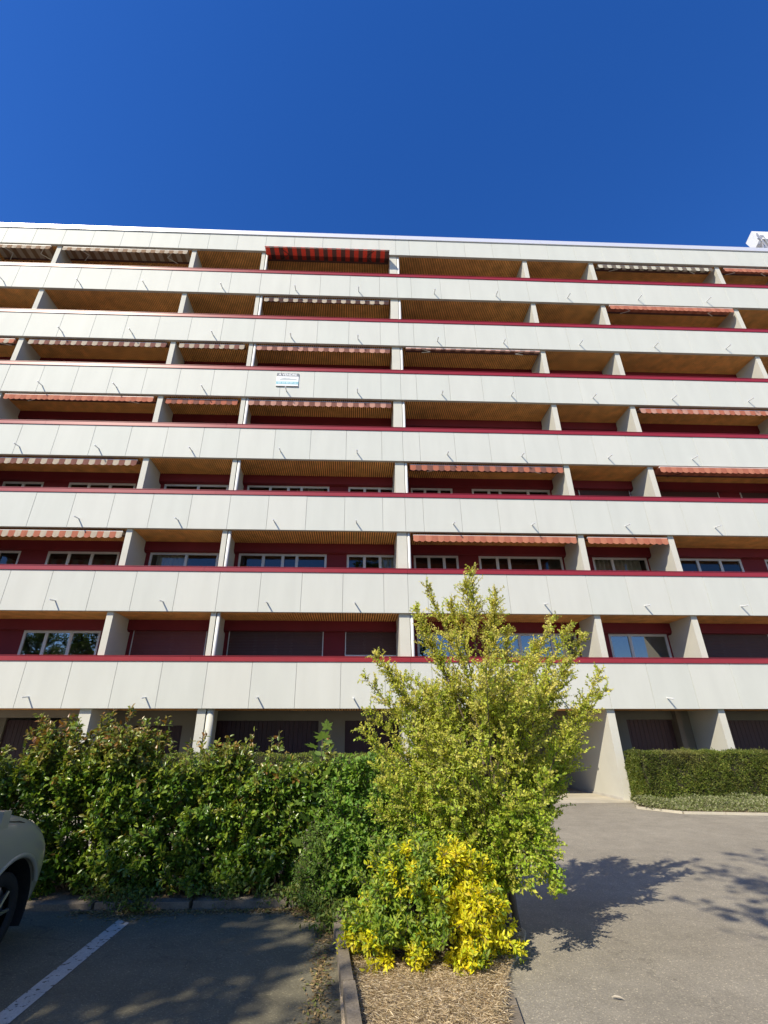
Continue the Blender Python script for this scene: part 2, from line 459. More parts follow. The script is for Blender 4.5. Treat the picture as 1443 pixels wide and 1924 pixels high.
# walls, windows
WIN = [('YZ', -18.3, -15.9), ('ZA', -15.14, -13.62), ('ZA', -12.68, -10.16), ('AB', -9.08, -6.64), ('BC', -5.92, -2.75), ('BC', -2.02, -.24),
       ('CD', .42, 2.06), ('CD', 2.82, 5.93), ('DE', 7.06, 9.12), ('EF', 10.18, 12.72), ('EF', 13.62, 15.14), ('FG', 15.9, 18.3)]
SPL = {0: [.5], 1: [.5], 2: [.3, .62], 3: [.53], 4: [.28, .5, .66], 5: [.36, .68], 6: [.34, .68], 7: [.22, .36, .72], 8: [.36], 9: [.34, .68], 10: [.5], 11: [.5]}
SHUT = {(0, 3): ('shutter_red', 1.0), (0, 4): ('shutter_brown', 1.0), (0, 5): ('shutter_brown', .33 * 2.2 / 2.2), (0, 9): ('shutter_brown', 1.0),
        (2, 8): ('shutter_brown', 1.0), (2, 9): ('shutter_brown', .8), (2, 10): ('shutter_brown', 1.0)}
CURT = {(1, 3): (.05, .55), (1, 8): (.05, .95), (0, 2): (.0, .0), (2, 4): (.6, .95), (1, 5): (.7, 1.0)}
def window(k, i, x0, x1):
    zb, zt = bz(k) + .2265, bz(k) + 2.475
    fr = MB(); t = .075; y0, y1 = 1.47, 1.535
    fr.box(x0, x1, y0, y1, zt - t, zt); fr.box(x0, x1, y0, y1, zb, zb + t)
    fr.box(x0, x0 + t, y0, y1, zb + t, zt - t); fr.box(x1 - t, x1, y0, y1, zb + t, zt - t)
    w = fr.build('window', M['frame'], B)
    cuts = [x0 + t] + [x0 + s * (x1 - x0) for s in SPL[i]] + [x1 - t]
    for s in cuts[1:-1]:
        mm = MB(); mm.box(s - .05, s + .05, y0 + .003, y1 - .003, zb + t, zt - t); mm.build('mullion', M['frame'], w)
    for j, (a, b) in enumerate(zip(cuts[:-1], cuts[1:])):
        a2 = a + (.05 if j else 0); b2 = b - (.05 if j < len(cuts) - 2 else 0)
        pn = MB(); pn.face([(a2, 1.505, zb + t), (b2, 1.505, zb + t), (b2, 1.505, zt - t), (a2, 1.505, zt - t)])
        pn.build('pane', M['glass' if k == 0 else 'glass_plain'], w)
    if (k, i) in CURT and CURT[(k, i)][1] > 0:
        s0, s1 = CURT[(k, i)]
        cm = MB(); xa = x0 + t + s0 * (x1 - x0 - 2 * t); xb = x0 + t + s1 * (x1 - x0 - 2 * t); n = int((xb - xa) / .03)
        for q in range(n):
            xq, xq2 = xa + (xb - xa) * q / n, xa + (xb - xa) * (q + 1) / n
            yq, yq2 = 1.66 + .03 * math.sin(q * 1.1), 1.66 + .03 * math.sin((q + 1) * 1.1)
            cm.face([(xq, yq, zb + .02), (xq2, yq2, zb + .02), (xq2, yq2, zt - .02), (xq, yq, zt - .02)])
        cm.build('curtain', M['curtain'], w)
    if (k, i) in SHUT:
        mt, fr_ = SHUT[(k, i)]
        sh = MB(); zlow = zt - (zt - zb - .02) * (fr_ if fr_ > .5 else .335)
        z = zt
        while z > zlow:
            sh.box(x0 + .03, x1 - .03, 1.428, 1.452, z - .046, z - .004); sh.box(x0 + .03, x1 - .03, 1.436, 1.446, z - .0045, z + .0005); z -= .05
        sh.build('roller_shutter', M[mt], w)
        gd = MB(); gd.box(x0, x0 + .03, 1.42, 1.469, zb, zt); gd.box(x1 - .03, x1, 1.42, 1.469, zb, zt)
        if fr_ < .9: gd.box(x0 + .03, x1 - .03, 1.42, 1.46, zlow - .05, zlow - .004)
        gd.build('shutter_guide', M['frame'], w)
for k in range(7):
    zb, zt = bz(k) + .2265, bz(k) + 2.475; ztop = bz(k + 1) + .0595
    m = MB(); xs = [XL] + [v for _, a, b in WIN for v in (a, b)] + [XR]
    for a, b in zip(xs[::2], xs[1::2]):
        m = MB(); m.box(a, b, 1.46, 1.66, zb, zt); m.build('wall', M['wall_red'], B)
    m = MB(); m.box(XL, XR, 1.25, 1.66, zt + .0005, ztop); m.build('shutter_box', M['wall_red'], B)
    for i, (bay, a, b) in enumerate(WIN): window(k, i, a, b)
    m = MB()
    for xx in (-15.42, -9.32, -6.14, -.1, 6.09, 9.27, 15.4): m.box(xx - .07, xx + .07, 1.67, 5.99, zb, ztop - .001)
    m.build('inner_wall', M['interior'], B)

# ground storey
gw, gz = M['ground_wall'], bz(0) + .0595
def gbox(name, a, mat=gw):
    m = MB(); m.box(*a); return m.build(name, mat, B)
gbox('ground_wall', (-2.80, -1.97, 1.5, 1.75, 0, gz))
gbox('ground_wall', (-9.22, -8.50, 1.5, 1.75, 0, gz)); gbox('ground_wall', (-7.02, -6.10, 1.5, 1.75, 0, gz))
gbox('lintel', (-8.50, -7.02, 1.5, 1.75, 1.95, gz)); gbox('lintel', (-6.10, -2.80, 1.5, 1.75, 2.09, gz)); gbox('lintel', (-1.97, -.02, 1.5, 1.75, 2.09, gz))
def garage(a, b, y, z1, mat='door_dark'):
    pw = .14; d = empty('garage_door'); d.parent = B
    x = a
    while x < b - .01:
        m = MB(); m.box(x + .004, min(x + pw, b) - .004, y, y + .03, .02, z1); m.build('board', M[mat], d); x += pw
    m = MB(); m.box(a, b, y + .031, y + .05, .0, z1); m.build('backing', M[mat], d)
garage(-8.50, -7.02, 1.62, 1.95); garage(-6.10, -2.80, 1.62, 2.09); garage(-1.97, -.02, 1.62, 2.09)
for a, b in ((-9.55, -9.22), (-6.22, -5.98), (-.28, .12)):
    gbox('pier', (a, b, .12, 1.5, 0, gz - .001), M['fin'])
m = MB(); m.tube((-5.86, .22, 0), (-5.86, .22, gz), .11, n=20); m.build('downpipe', M['fin'], B, True)
gbox('passage_wall', (5.79, 6.02, .10, 6.9, 0, gz - .001), M['fin'])
gbox('passage_wall', (-.05, .17, 1.75, 6.9, 0, gz - .002), gw)
gbox('passage_wall', (-9.48, -9.26, 1.5, 6.0, 0, gz - .002), gw)
gbox('plinth', (5.765, 5.788, .12, 6.9, 0.031, .09), M['backing'])
gbox('passage_beam', (.18, 5.785, 2.9, 3.2, 2.12, gz - .002), M['slab'])
gbox('passage_beam', (-15.2, -9.56, .9, 1.2, 2.16, gz - .002), gw)
gbox('ground_wall', (-16.0, -13.4, 3.0, 3.2, 0, gz - .001)); gbox('ground_wall', (-11.6, -9.49, 3.0, 3.2, 0, gz - .001))
garage(-13.4, -11.6, 3.08, 2.15)
# entrance recess between the two right fins
gbox('ground_wall', (6.03, 7.08, 1.5, 1.7, 0, gz - .001)); gbox('lintel', (7.08, 8.62, 1.5, 1.7, 2.12, gz - .001))
gbox('ground_wall', (8.78, 9.17, 1.5, 1.7, 0, gz - .001)); gbox('door_post', (8.62, 8.78, 1.30, 1.72, 0, gz - .0015), M['slab'])
gbox('partition_wall', (9.17, 9.37, .10, 1.9, 0, gz - .001), M['fin'])
garage(7.08, 8.62, 1.6, 2.12, 'shutter_brown')
gbox('ground_wall', (9.371, 10.0, 1.5, 1.7, 0, gz - .001)); garage(10.0, 15.2, 1.6, 2.1, 'shutter_brown'); gbox('lintel', (10.0, 21, 1.5, 1.7, 2.1, gz - .001))
gbox('partition_wall', (15.3, 15.5, .10, 1.9, 0, gz - .001), M['fin']); gbox('ground_wall', (15.2, 21, 1.6, 1.8, 0, 2.1))
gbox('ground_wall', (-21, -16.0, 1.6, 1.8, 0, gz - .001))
# small brick planter edge next to the entrance fin
M['brick'] = surf('dull_red_brick', (.25, .10, .07), .85, .2, 8, 80, .15, .3)
pl = tag(empty('brick_planter'), 'low brick planter wall squeezed between entrance fin and clipped hedge', 'planter')
for r in range(9):
    for q in range(3):
        m = MB(); m.box(0, .21, 0, .10, 0, .062); o = m.build('brick', M['brick'], pl)
        o.location = (6.04 + q * .218 + (.1 if r % 2 else 0) * .5, -.14, .052 + r * .071)
m = MB(); m.box(6.03, 6.72, -.16, -.02, .695, .78); m.build('coping', M['concrete'], pl)

# ------------------------------------------------------------------ AWNINGS
ORD = ['', 'lowest', 'second', 'third', 'fourth', 'fifth', 'sixth', 'top']
BAY = {'YZ': 'end bay, car side', 'ZA': 'outer wide bay, car side', 'AB': 'narrow bay, car side', 'BC': 'inner wide bay, car side',
       'CD': 'inner wide bay, clipped-hedge side', 'DE': 'narrow bay, clipped-hedge side', 'EF': 'outer wide bay, clipped-hedge side', 'FG': 'end bay, clipped-hedge side'}
def awning(g, bay, x0, x1, desc, m1, m2, out=.12, back=.45, drop=.0, sw=.21, fabric=True, val=.19, scallop=.05):
    """roll-out awning under the soffit of balcony row g"""
    zc = bz(g) - .02
    A = empty('awning', ((x0 + x1) / 2, back, zc))
    tag(A, '%s, %s balcony row, %s' % (desc, ORD[g], BAY[bay]), 'awning', 'awnings under the balconies')
    ox, oy, oz = A.location
    zf = bz(g) - .13 - drop
    c = MB(); c.box(x0 - ox, x1 - ox, -.045, .045, -.08, .0); c.build('cassette', M['shutter_brown'], A)
    c = MB(); c.box(x0 - ox, x1 - ox, out - .025 - oy, out + .02 - oy, zf - oz, zf + .045 - oz); c.build('front_bar', M['white_metal'], A)
    n = max(4, int(round((x1 - x0) / sw))); dx = (x1 - x0) / n
    v = MB(); r = random.Random(int(x0 * 100) + g)
    for i in range(n):
        a = x0 + i * dx; ph = r.uniform(-.5, .5)
        for j in range(4):
            u0, u1 = j / 4, (j + 1) / 4
            s0, s1 = math.sin(math.pi * u0), math.sin(math.pi * u1)
            y0 = out - oy - .028 - .012 * s0; y1 = out - oy - .028 - .012 * s1
            sl = .02 + .008 * r.uniform(-1, 1)
            v.face([(a + u0 * dx - ox, y0 - sl * .4, zf - val + .02 - scallop * s0 - oz), (a + u1 * dx - ox, y1 - sl * .4, zf - val + .02 - scallop * s1 - oz),
                    (a + u1 * dx - ox, out - oy - .026, zf + .03 - oz), (a + u0 * dx - ox, out - oy - .026, zf + .03 - oz)], i % 2)
    v.build('valance', [M[m1], M[m2]], A)
    if fabric:
        f = MB()
        for i in range(n):
            a, b = x0 + i * dx - ox, x0 + (i + 1) * dx - ox
            f.face([(a, out - oy, zf + .04 - oz), (b, out - oy, zf + .04 - oz), (b, -.05, -.07), (a, -.05, -.07)], i % 2)
        f.build('fabric', [M[m1], M[m2]], A)
    for s in (.12, .88):
        arm = MB(); xx = (x0 + s * (x1 - x0)) - ox; el = xx + (.35 if s < .5 else -.35)
        arm.tube((xx, .0, -.12), (el, (out - oy) * .5, -.15), .018, n=5); arm.tube((el, (out - oy) * .5, -.15), (xx, out - oy + .02, zf - oz + .01), .018, n=5)
        arm.build('arm', M['shutter_brown'] if out < 0 else M['pipe'], A)
    return A
awning(7, 'YZ', -18.3, -15.75, 'cream and tan striped awning half rolled out', 'cloth_cream', 'cloth_tan', .05, .75)
awning(7, 'ZA', -15.22, -9.60, 'cream and tan striped awning with twisted arms', 'cloth_cream', 'cloth_tan', .08, .7)
awning(7, 'BC', -6.0, -.33, 'red and black striped awning rolled out', 'cloth_red', 'cloth_black', -.36, .40, .10, sw=.2, val=.05, scallop=.01)
awning(7, 'EF', 9.6, 15.15, 'grey striped scalloped awning', 'cloth_grey', 'cloth_greydark', .12, .4)
awning(7, 'FG', 15.7, 18.3, 'plain orange awning', 'cloth_orange', 'cloth_orange2', .1, .4)
awning(6, 'BC', -5.85, -.38, 'cream valance awning with dark stripes', 'cloth_cream', 'cloth_black', .14, .3)
awning(6, 'EF', 9.5, 15.15, 'orange scalloped awning', 'cloth_orange', 'cloth_orange2', .02, .4)
awning(5, 'YZ', -18.3, -15.65, 'orange awning', 'cloth_orange', 'cloth_cream', .1, .4)
awning(5, 'ZA', -15.1, -9.58, 'cream valance awning with brown stripes', 'cloth_cream', 'cloth_brown', .12, .3)
awning(5, 'AB', -9.05, -6.40, 'short cream valance awning with brown stripes', 'cloth_cream', 'cloth_brown', .12, .3)
awning(5, 'BC', -5.9, -.38, 'faded pink and brown striped awning', 'cloth_pink', 'cloth_brown', .14, .3)
awning(5, 'CD', .28, 5.93, 'white cassette awning almost rolled in', 'cloth_pink', 'cloth_brown', .06, .22, -.03, val=.06, scallop=.0)
awning(4, 'ZA', -15.15, -9.56, 'orange scalloped awning', 'cloth_orange', 'cloth_orange2', .08, .4)
awning(4, 'AB', -9.1, -6.36, 'dull red awning with dark stripes', 'cloth_orange2', 'cloth_brown', .16, .3)
awning(4, 'BC', -5.93, -.38, 'pink and dark brown striped awning', 'cloth_pink', 'cloth_brown', .14, .3)
awning(4, 'EF', 9.55, 15.1, 'pinkish brown striped awning', 'cloth_pink', 'cloth_orange2', .12, .35)
awning(3, 'ZA', -15.1, -9.62, 'cream valance awning with near-black stripes', 'cloth_cream', 'cloth_brown', .12, .35)
awning(3, 'CD', .25, 5.93, 'dark red striped awning, white front bar', 'cloth_orange2', 'cloth_brown', .12, .5)
awning(3, 'EF', 9.5, 15.15, 'solid orange awning rolled a little out', 'cloth_orange', 'cloth_orange2', -.05, .6, .0)
awning(2, 'ZA', -15.1, -9.52, 'cream orange and brown striped awning', 'cloth_cream', 'cloth_orange2', .10, .5)
awning(2, 'CD', .25, 5.90, 'orange scalloped awning', 'cloth_orange', 'cloth_orange2', .10, .4)
awning(2, 'DE', 6.3, 9.12, 'short orange scalloped awning', 'cloth_orange', 'cloth_orange2', .10, .4)

# ------------------------------------------------------------------ FOR SALE SIGN
M['sign_white'] = principled('sign_white', (.72, .74, .74), .4)
M['sign_grey'] = principled('sign_grey', (.17, .18, .19), .4)
M['sign_teal'] = principled('sign_teal', (.22, .45, .49), .4)
M['sign_pale'] = principled('sign_pale_blue', (.55, .68, .72), .4)
M['sign_hill'] = principled('sign_hill_grey', (.40, .43, .43), .4)
sg = tag(empty('for_sale_sign', (-4.485, -.02, 14.10)), 'small white, grey and teal A VENDRE sign fixed on a balcony panel', 'sign')
m = MB(); m.box(-.435, .435, -.012, .012, 0, .62); m.build('board', M['sign_white'], sg)
m = MB(); m.box(-.435, .435, -.0155, -.0125, .465, .618); m.build('heading_band', M['sign_grey'], sg)
m = MB(); m.box(-.435, .435, -.0155, -.0125, .07, .20); m.build('phone_band', M['sign_teal'], sg)
m = MB(); m.box(-.44, .44, -.03, .012, -.03, -.001); m.build('lower_trim', M['metal_grey'], sg)
m = MB(); hp = [(-.33, .28), (-.25, .345), (-.17, .375), (-.10, .40), (-.03, .365), (.05, .37), (.13, .35), (.3, .34), (.37, .31), (.36, .28)]
m.face([(x, -.0155, z) for x, z in hp]); m.build('hill_drawing', M['sign_hill'], sg)
def text(body, size, loc, mat, parent, name, sx=1.0):
    c = bpy.data.curves.new(name, 'FONT'); c.body = body; c.size = size; c.align_x = 'CENTER'; c.resolution_u = 3; c.offset = size * .02
    o = bpy.data.objects.new(name, c); COL.objects.link(o)
    bpy.context.view_layer.update()
    me = bpy.data.meshes.new_from_object(o.evaluated_get(bpy.context.evaluated_depsgraph_get()))
    bpy.data.objects.remove(o); me.materials.clear(); me.materials.append(mat)
    t = bpy.data.objects.new(name, me); t.rotation_euler = (math.pi / 2, 0, 0); t.location = loc; t.scale = (sx, 1, 1)
    return link(t, parent)
text('A VENDRE', .155, (0, -.018, .490), M['sign_white'], sg, 'heading_lettering', 1.0)
text('05 10 40 09 12', .125, (0, -.018, .092), M['sign_pale'], sg, 'phone_lettering', .95)

# ------------------------------------------------------------------ ROOF BOX
rb = tag(empty('rooftop_box', (18.62, .2, 23.27)), 'white tilted box on a spidery bracket standing on the roof edge', 'roof fixture')
rb.scale = (1, 1, 1.45)
m = MB(); m.box(-.05, .85, -.18, .35, .78, 1.40); o = m.build('housing', M['white_metal'], rb); o.rotation_euler = (math.radians(-18), 0, 0)
for p, q in (((-.3, 0, 0), (.1, .1, 1.0)), ((.1, .3, 0), (.15, .1, 1.0)), ((-.1, -.1, 0), (-.05, .1, 1.1)), ((.4, .1, 0), (.2, .1, 1.0)), ((-.35, 0, .42), (.0, .1, .8)), ((-.25, 0, .75), (.1, .1, .6))):
    m = MB(); m.tube(p, q, .035, n=6); m.build('bracket_strut', M['metal_grey'], rb)


# ------------------------------------------------------------------ PARKED CAR (nose towards the hedge)
M['car_paint'] = principled('cream_car_paint', (.35, .335, .265), .33, .0, .5)
M['car_paint'].node_tree.nodes['Principled BSDF'].inputs['Coat Weight'].default_value = .6
M['car_glass'] = principled('car_glass', (.012, .014, .016), .05, 0, .6)
M['rubber'] = surf('tyre_rubber', (.018, .018, .018), .8, .1, 20, 90, .1, .2)
M['black_plastic'] = principled('black_plastic', (.02, .02, .02), .6)
M['alloy'] = principled('alloy_rim', (.42, .42, .43), .3, .8)
M['lamp'] = principled('headlamp_lens', (.6, .62, .62), .08, .2)
M['lamp_red'] = principled('tail_lamp', (.3, .01, .01), .15)
CX, NOSE = -5.42, -9.14
car = tag(empty('parked_car', (CX, NOSE - 1.8, 0)), 'small cream hatchback parked nose-in against the leafy hedge', 'car')
def ring(d, zb, zs, zt, wb, ws, wt):
    y = 1.8 - d
    half = [(0, zb), (wb * .9, zb), (wb, zb + .10), (ws, (zb + zs) * .52), (ws * 1.0, zs * .9), (ws * .975, zs), ((ws + wt) * .5 + .02, (zs + zt) * .5 + .025), (wt, zt - .012), (wt * .55, zt + .004), (0, zt + .008)]
    return [(x, y, z) for x, z in half] + [(-x, y, z) for x, z in reversed(half[1:-1])]
st = [(0.0, .30, .48, .55, .42, .46, .30), (.05, .22, .57, .66, .60, .63, .42), (.16, .19, .67, .78, .70, .735, .52), (.32, .18, .76, .88, .765, .795, .60), (.55, .18, .84, .97, .80, .835, .66), (.85, .18, .90, 1.04, .81, .845, .69),
      (1.12, .18, .93, 1.075, .80, .84, .70), (1.5, .18, .95, 1.06, .79, .83, .74), (2.2, .18, .96, 1.04, .79, .825, .745), (2.9, .18, .96, 1.03, .79, .82, .74), (3.3, .2, .93, 1.0, .77, .80, .70), (3.5, .25, .88, .97, .72, .75, .62), (3.58, .32, .78, .86, .62, .66, .5)]
rings = [ring(*s) for s in st]
bm = MB(); n = len(rings[0])
for rg in rings: bm.v += rg
for i in range(len(rings) - 1):
    for j in range(n):
        jj = (j + 1) % n; bm.f.append((i * n + j, i * n + jj, (i + 1) * n + jj, (i + 1) * n + j)); bm.mi.append(0)
bm.f.append(tuple(range(n - 1, -1, -1))); bm.mi.append(0)
k0 = (len(rings) - 1) * n; bm.f.append(tuple(k0 + j for j in range(n))); bm.mi.append(0)
body = bm.build('body', M['car_paint'], car, True)
md = body.modifiers.new('s', 'SUBSURF'); md.levels = 2; md.render_levels = 2
cut = MB()
WY = (1.8 - .82, 1.8 - 3.05)
for wy in WY:
    wc = wy + .05; cut.tube((-1.2, wc, .31), (-.60, wc, .31), .385, n=40); cut.tube((.60, wc, .31), (1.2, wc, .31), .385, n=40)
cutter = cut.build('cutter', M['black_plastic'], car)
md = body.modifiers.new('b', 'BOOLEAN'); md.object = cutter; md.operation = 'DIFFERENCE'; md.solver = 'EXACT'
bpy.context.view_layer.update()
me = bpy.data.meshes.new_from_object(body.evaluated_get(bpy.context.evaluated_depsgraph_get()))
body.modifiers.clear(); body.data = me
bpy.data.objects.remove(cutter)
# greenhouse
def gring(d, z, w): return [(-w, 1.8 - d, z), (w, 1.8 - d, z)]
gh = MB()
lo = [(1.08, 1.055, .71), (1.55, 1.03, .755), (2.2, 1.02, .76), (2.9, 1.01, .75), (3.36, .985, .66)]
up = [(1.72, 1.40, .56), (1.95, 1.455, .59), (2.3, 1.48, .60), (2.75, 1.46, .59), (3.12, 1.37, .55)]
for (d, z, w), (d2, z2, w2) in zip(lo, up):
    gh.v += [(-w, 1.8 - d, z), (w, 1.8 - d, z), (-w2, 1.8 - d2, z2), (w2, 1.8 - d2, z2)]
for i in range(4):
    a, b = i * 4, i * 4 + 4
    gh.f += [(a, b, b + 2, a + 2), (a + 1, a + 3, b + 3, b + 1)]; gh.mi += [0, 0]
gh.f += [(0, 2, 3, 1), (16, 17, 19, 18)]; gh.mi += [0, 0]
gh.build('window_glass', M['car_glass'], car)
rf = MB()
for (d2, z2, w2) in up: rf.v += [(-w2, 1.8 - d2, z2 + .002), (-w2 * .5, 1.8 - d2, z2 + .03), (w2 * .5, 1.8 - d2, z2 + .03), (w2, 1.8 - d2, z2 + .002)]
for i in range(4):
    for j in range(3): rf.f.append((i * 4 + j, i * 4 + j + 1, i * 4 + 5 + j, i * 4 + 4 + j)); rf.mi.append(0)
rf.build('roof', M['car_paint'], car, True)
for s in (-1, 1):
    for i in (0, 2, 4):
        (d, z, w), (d2, z2, w2) = lo[i], up[i]
        p = MB(); p.tube((s * (w + .004), 1.8 - d, z - .02), (s * (w2 + .004), 1.8 - d2, z2 + .01), .036, .03, 8); p.build('pillar', M['car_paint'], car, True)
    hl_ = MB(); hl_.v = [(s * .36, 1.665, .60), (s * .58, 1.60, .60), (s * .66, 1.52, .66), (s * .62, 1.50, .74), (s * .46, 1.60, .70)]
    hl_.f.append((0, 1, 2, 3, 4)); hl_.mi.append(0)
    hl_.v = [(x, y + .03, z) for x, y, z in hl_.v]
    hl_.build('headlight', M['lamp'], car)
    tl_ = MB(); tl_.box(s * .58 - .07, s * .58 + .07, -1.74, -1.62, .72, .92); tl_.build('tail_light', M['lamp_red'], car)
    mr_ = MB(); mr_.box(s * .90 - .09, s * .90 + .09, .38, .48, .98, 1.10); mr_.tube((s * .78, .43, .99), (s * .86, .43, 1.02), .02); mr_.build('wing_mirror', M['car_paint'], car)
    dh = MB(); dh.box(s * .83 - .012, s * .83 + .012, -.55, -.40, .80, .825); dh.build('door_handle', M['black_plastic'], car)
    for wy in WY:
        ins = MB(); ins.tube((s * .56, wy + .05, .31), (s * .60, wy + .05, .31), .39, n=32); ins.build('wheel_arch', M['black_plastic'], car)
        ln_ = MB(); nl = 28
        for i in range(nl):
            a, b = math.pi * (i / nl * 1.3 - .15), math.pi * ((i + 1) / nl * 1.3 - .15)
            ln_.face([(s * .59, wy + .05 + .381 * math.cos(a), .31 + .381 * math.sin(a)), (s * .59, wy + .05 + .381 * math.cos(b), .31 + .381 * math.sin(b)), (s * .785, wy + .05 + .381 * math.cos(b), .31 + .381 * math.sin(b)), (s * .785, wy + .05 + .381 * math.cos(a), .31 + .381 * math.sin(a))])
        ln_.build('arch_liner', M['black_plastic'], car)
        lip = MB(); na = 24; pr_ = None
        for i in range(na + 1):
            a = math.radians(22 + 140 * i / na); p_ = (s * (.808 + .026 * math.sin(a)), wy + .05 + .392 * math.cos(a), .31 + .392 * math.sin(a))
            if pr_: lip.tube(pr_, p_, .022, n=6, caps=False)
            pr_ = p_
        lip.build('arch_lip', M['car_paint'], car, True)
        t = MB(); nn = 36; prof = [(.60, .20), (.605, .275), (.63, .298), (.70, .302), (.765, .296), (.785, .272), (.785, .205), (.76, .195)]
        for i in range(nn):
            a = 2 * math.pi * i / nn
            t.v += [(s * x, wy + rr * math.cos(a), .30 + rr * math.sin(a)) for x, rr in prof]
        kk = len(prof)
        for i in range(nn):
            for j in range(kk - 1):
                i2 = (i + 1) % nn; t.f.append((i * kk + j, i * kk + j + 1, i2 * kk + j + 1, i2 * kk + j)); t.mi.append(0)
        w = t.build('wheel', M['rubber'], car, True)
        rim = MB(); rim.tube((s * .70, wy, .30), (s * .715, wy, .30), .198, n=32); rim.tube((s * .71, wy, .30), (s * .775, wy, .30), .05, n=16)
        for i in range(8):
            a = 2 * math.pi * i / 8
            rim.tube((s * .765, wy + .03 * math.cos(a), .30 + .03 * math.sin(a)), (s * .76, wy + .195 * math.cos(a), .30 + .195 * math.sin(a)), .019, .015, 6)
        rim.build('rim', M['alloy'], w)
gr = MB(); gr.box(-.30, .30, 1.72, 1.775, .32, .44); gr.build('grille', M['black_plastic'], car)
bl = MB(); bl.tube((.735, 1.8 - .40, .86), (.80, 1.8 - .86, .965), .005, n=4); bl.tube((.80, 1.8 - .86, .965), (.79, 1.8 - 1.1, .99), .005, n=4); bl.build('bonnet_gap', M['black_plastic'], car)
np_ = MB(); np_.box(-.25, .25, 1.775, 1.785, .45, .53); np_.build('number_plate', M['sign_white'], car)

# ------------------------------------------------------------------ FOLIAGE
def leaf_mat(name, rough=.45, trans=.35, spec=.4):
    m = bpy.data.materials.new(name); m.use_nodes = True
    nt = m.node_tree; b = nt.nodes['Principled BSDF']; out = nt.nodes['Material Output']
    at = nt.nodes.new('ShaderNodeAttribute'); at.attribute_name = 'tint'
    b.inputs['Roughness'].default_value = rough; b.inputs['Specular IOR Level'].default_value = spec
    nt.links.new(at.outputs['Color'], b.inputs['Base Color'])
    tr = nt.nodes.new('ShaderNodeBsdfTranslucent')
    hs = nt.nodes.new('ShaderNodeHueSaturation'); hs.inputs['Saturation'].default_value = 1.1; hs.inputs['Value'].default_value = 1.35
    nt.links.new(at.outputs['Color'], hs.inputs['Color']); nt.links.new(hs.outputs[0], tr.inputs[0])
    mx = nt.nodes.new('ShaderNodeMixShader'); mx.inputs[0].default_value = trans
    nt.links.new(b.outputs[0], mx.inputs[1]); nt.links.new(tr.outputs[0], mx.inputs[2]); nt.links.new(mx.outputs[0], out.inputs[0])
    return m
M['leaf'] = leaf_mat('leaf_small', .5, .42)
M['leaf_gloss'] = leaf_mat('leaf_glossy', .3, .28, .5)
M['straw'] = leaf_mat('dry_straw', .8, .2, .2)
M['bark'] = surf('grey_brown_bark', (.11, .085, .06), .9, .25, 8, 60, .2, .5)
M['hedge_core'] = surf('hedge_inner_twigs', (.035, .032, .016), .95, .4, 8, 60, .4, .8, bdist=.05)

T_SMALL = (np.array([(0, 0, 0), (.42, .5, .07), (1, 0, -.03), (.42, -.5, .07)], float), [(0, 2, 1), (0, 3, 2)])
T_LEAF = (np.array([(0, 0, 0), (.32, .46, .09), (.70, .36, .05), (1, 0, -.10), (.70, -.36, .05), (.32, -.46, .09), (.5, 0, -.01)], float),
          [(0, 6, 1), (1, 6, 2), (6, 3, 2), (0, 5, 6), (5, 4, 6), (6, 4, 3)])

def unit(a):
    return a / np.maximum(np.linalg.norm(a, axis=-1, keepdims=True), 1e-9)

def leaf_object(name, P, D, Nn, Ls, Ws, colr, tmpl, mat, parent=None):
    tv, tf = tmpl; n = len(P); k = len(tv)
    D = unit(D); Sd = unit(np.cross(D, Nn)); Nn = np.cross(Sd, D)
    V = (P[:, None, :] + D[:, None, :] * (tv[None, :, 0:1] * Ls[:, None, None]) + Sd[:, None, :] * (tv[None, :, 1:2] * Ws[:, None, None])
         + Nn[:, None, :] * (tv[None, :, 2:3] * Ls[:, None, None])).reshape(-1, 3)
    F = (np.array(tf)[None] + (np.arange(n) * k)[:, None, None]).reshape(-1, 3)
    me = bpy.data.meshes.new(name)
    me.vertices.add(len(V)); me.vertices.foreach_set('co', V.astype(np.float32).ravel())
    me.loops.add(F.size); me.loops.foreach_set('vertex_index', F.astype(np.int32).ravel())
    me.polygons.add(len(F)); me.polygons.foreach_set('loop_start', (np.arange(len(F)) * 3).astype(np.int32))
    me.update(calc_edges=True)
    a = me.attributes.new('tint', 'FLOAT_COLOR', 'POINT')
    c = np.ones((n, k, 4), np.float32); c[:, :, :3] = colr[:, None, :]
    a.data.foreach_set('color', c.ravel())
    me.materials.append(mat)
    o = bpy.data.objects.new(name, me); link(o, parent)
    return o

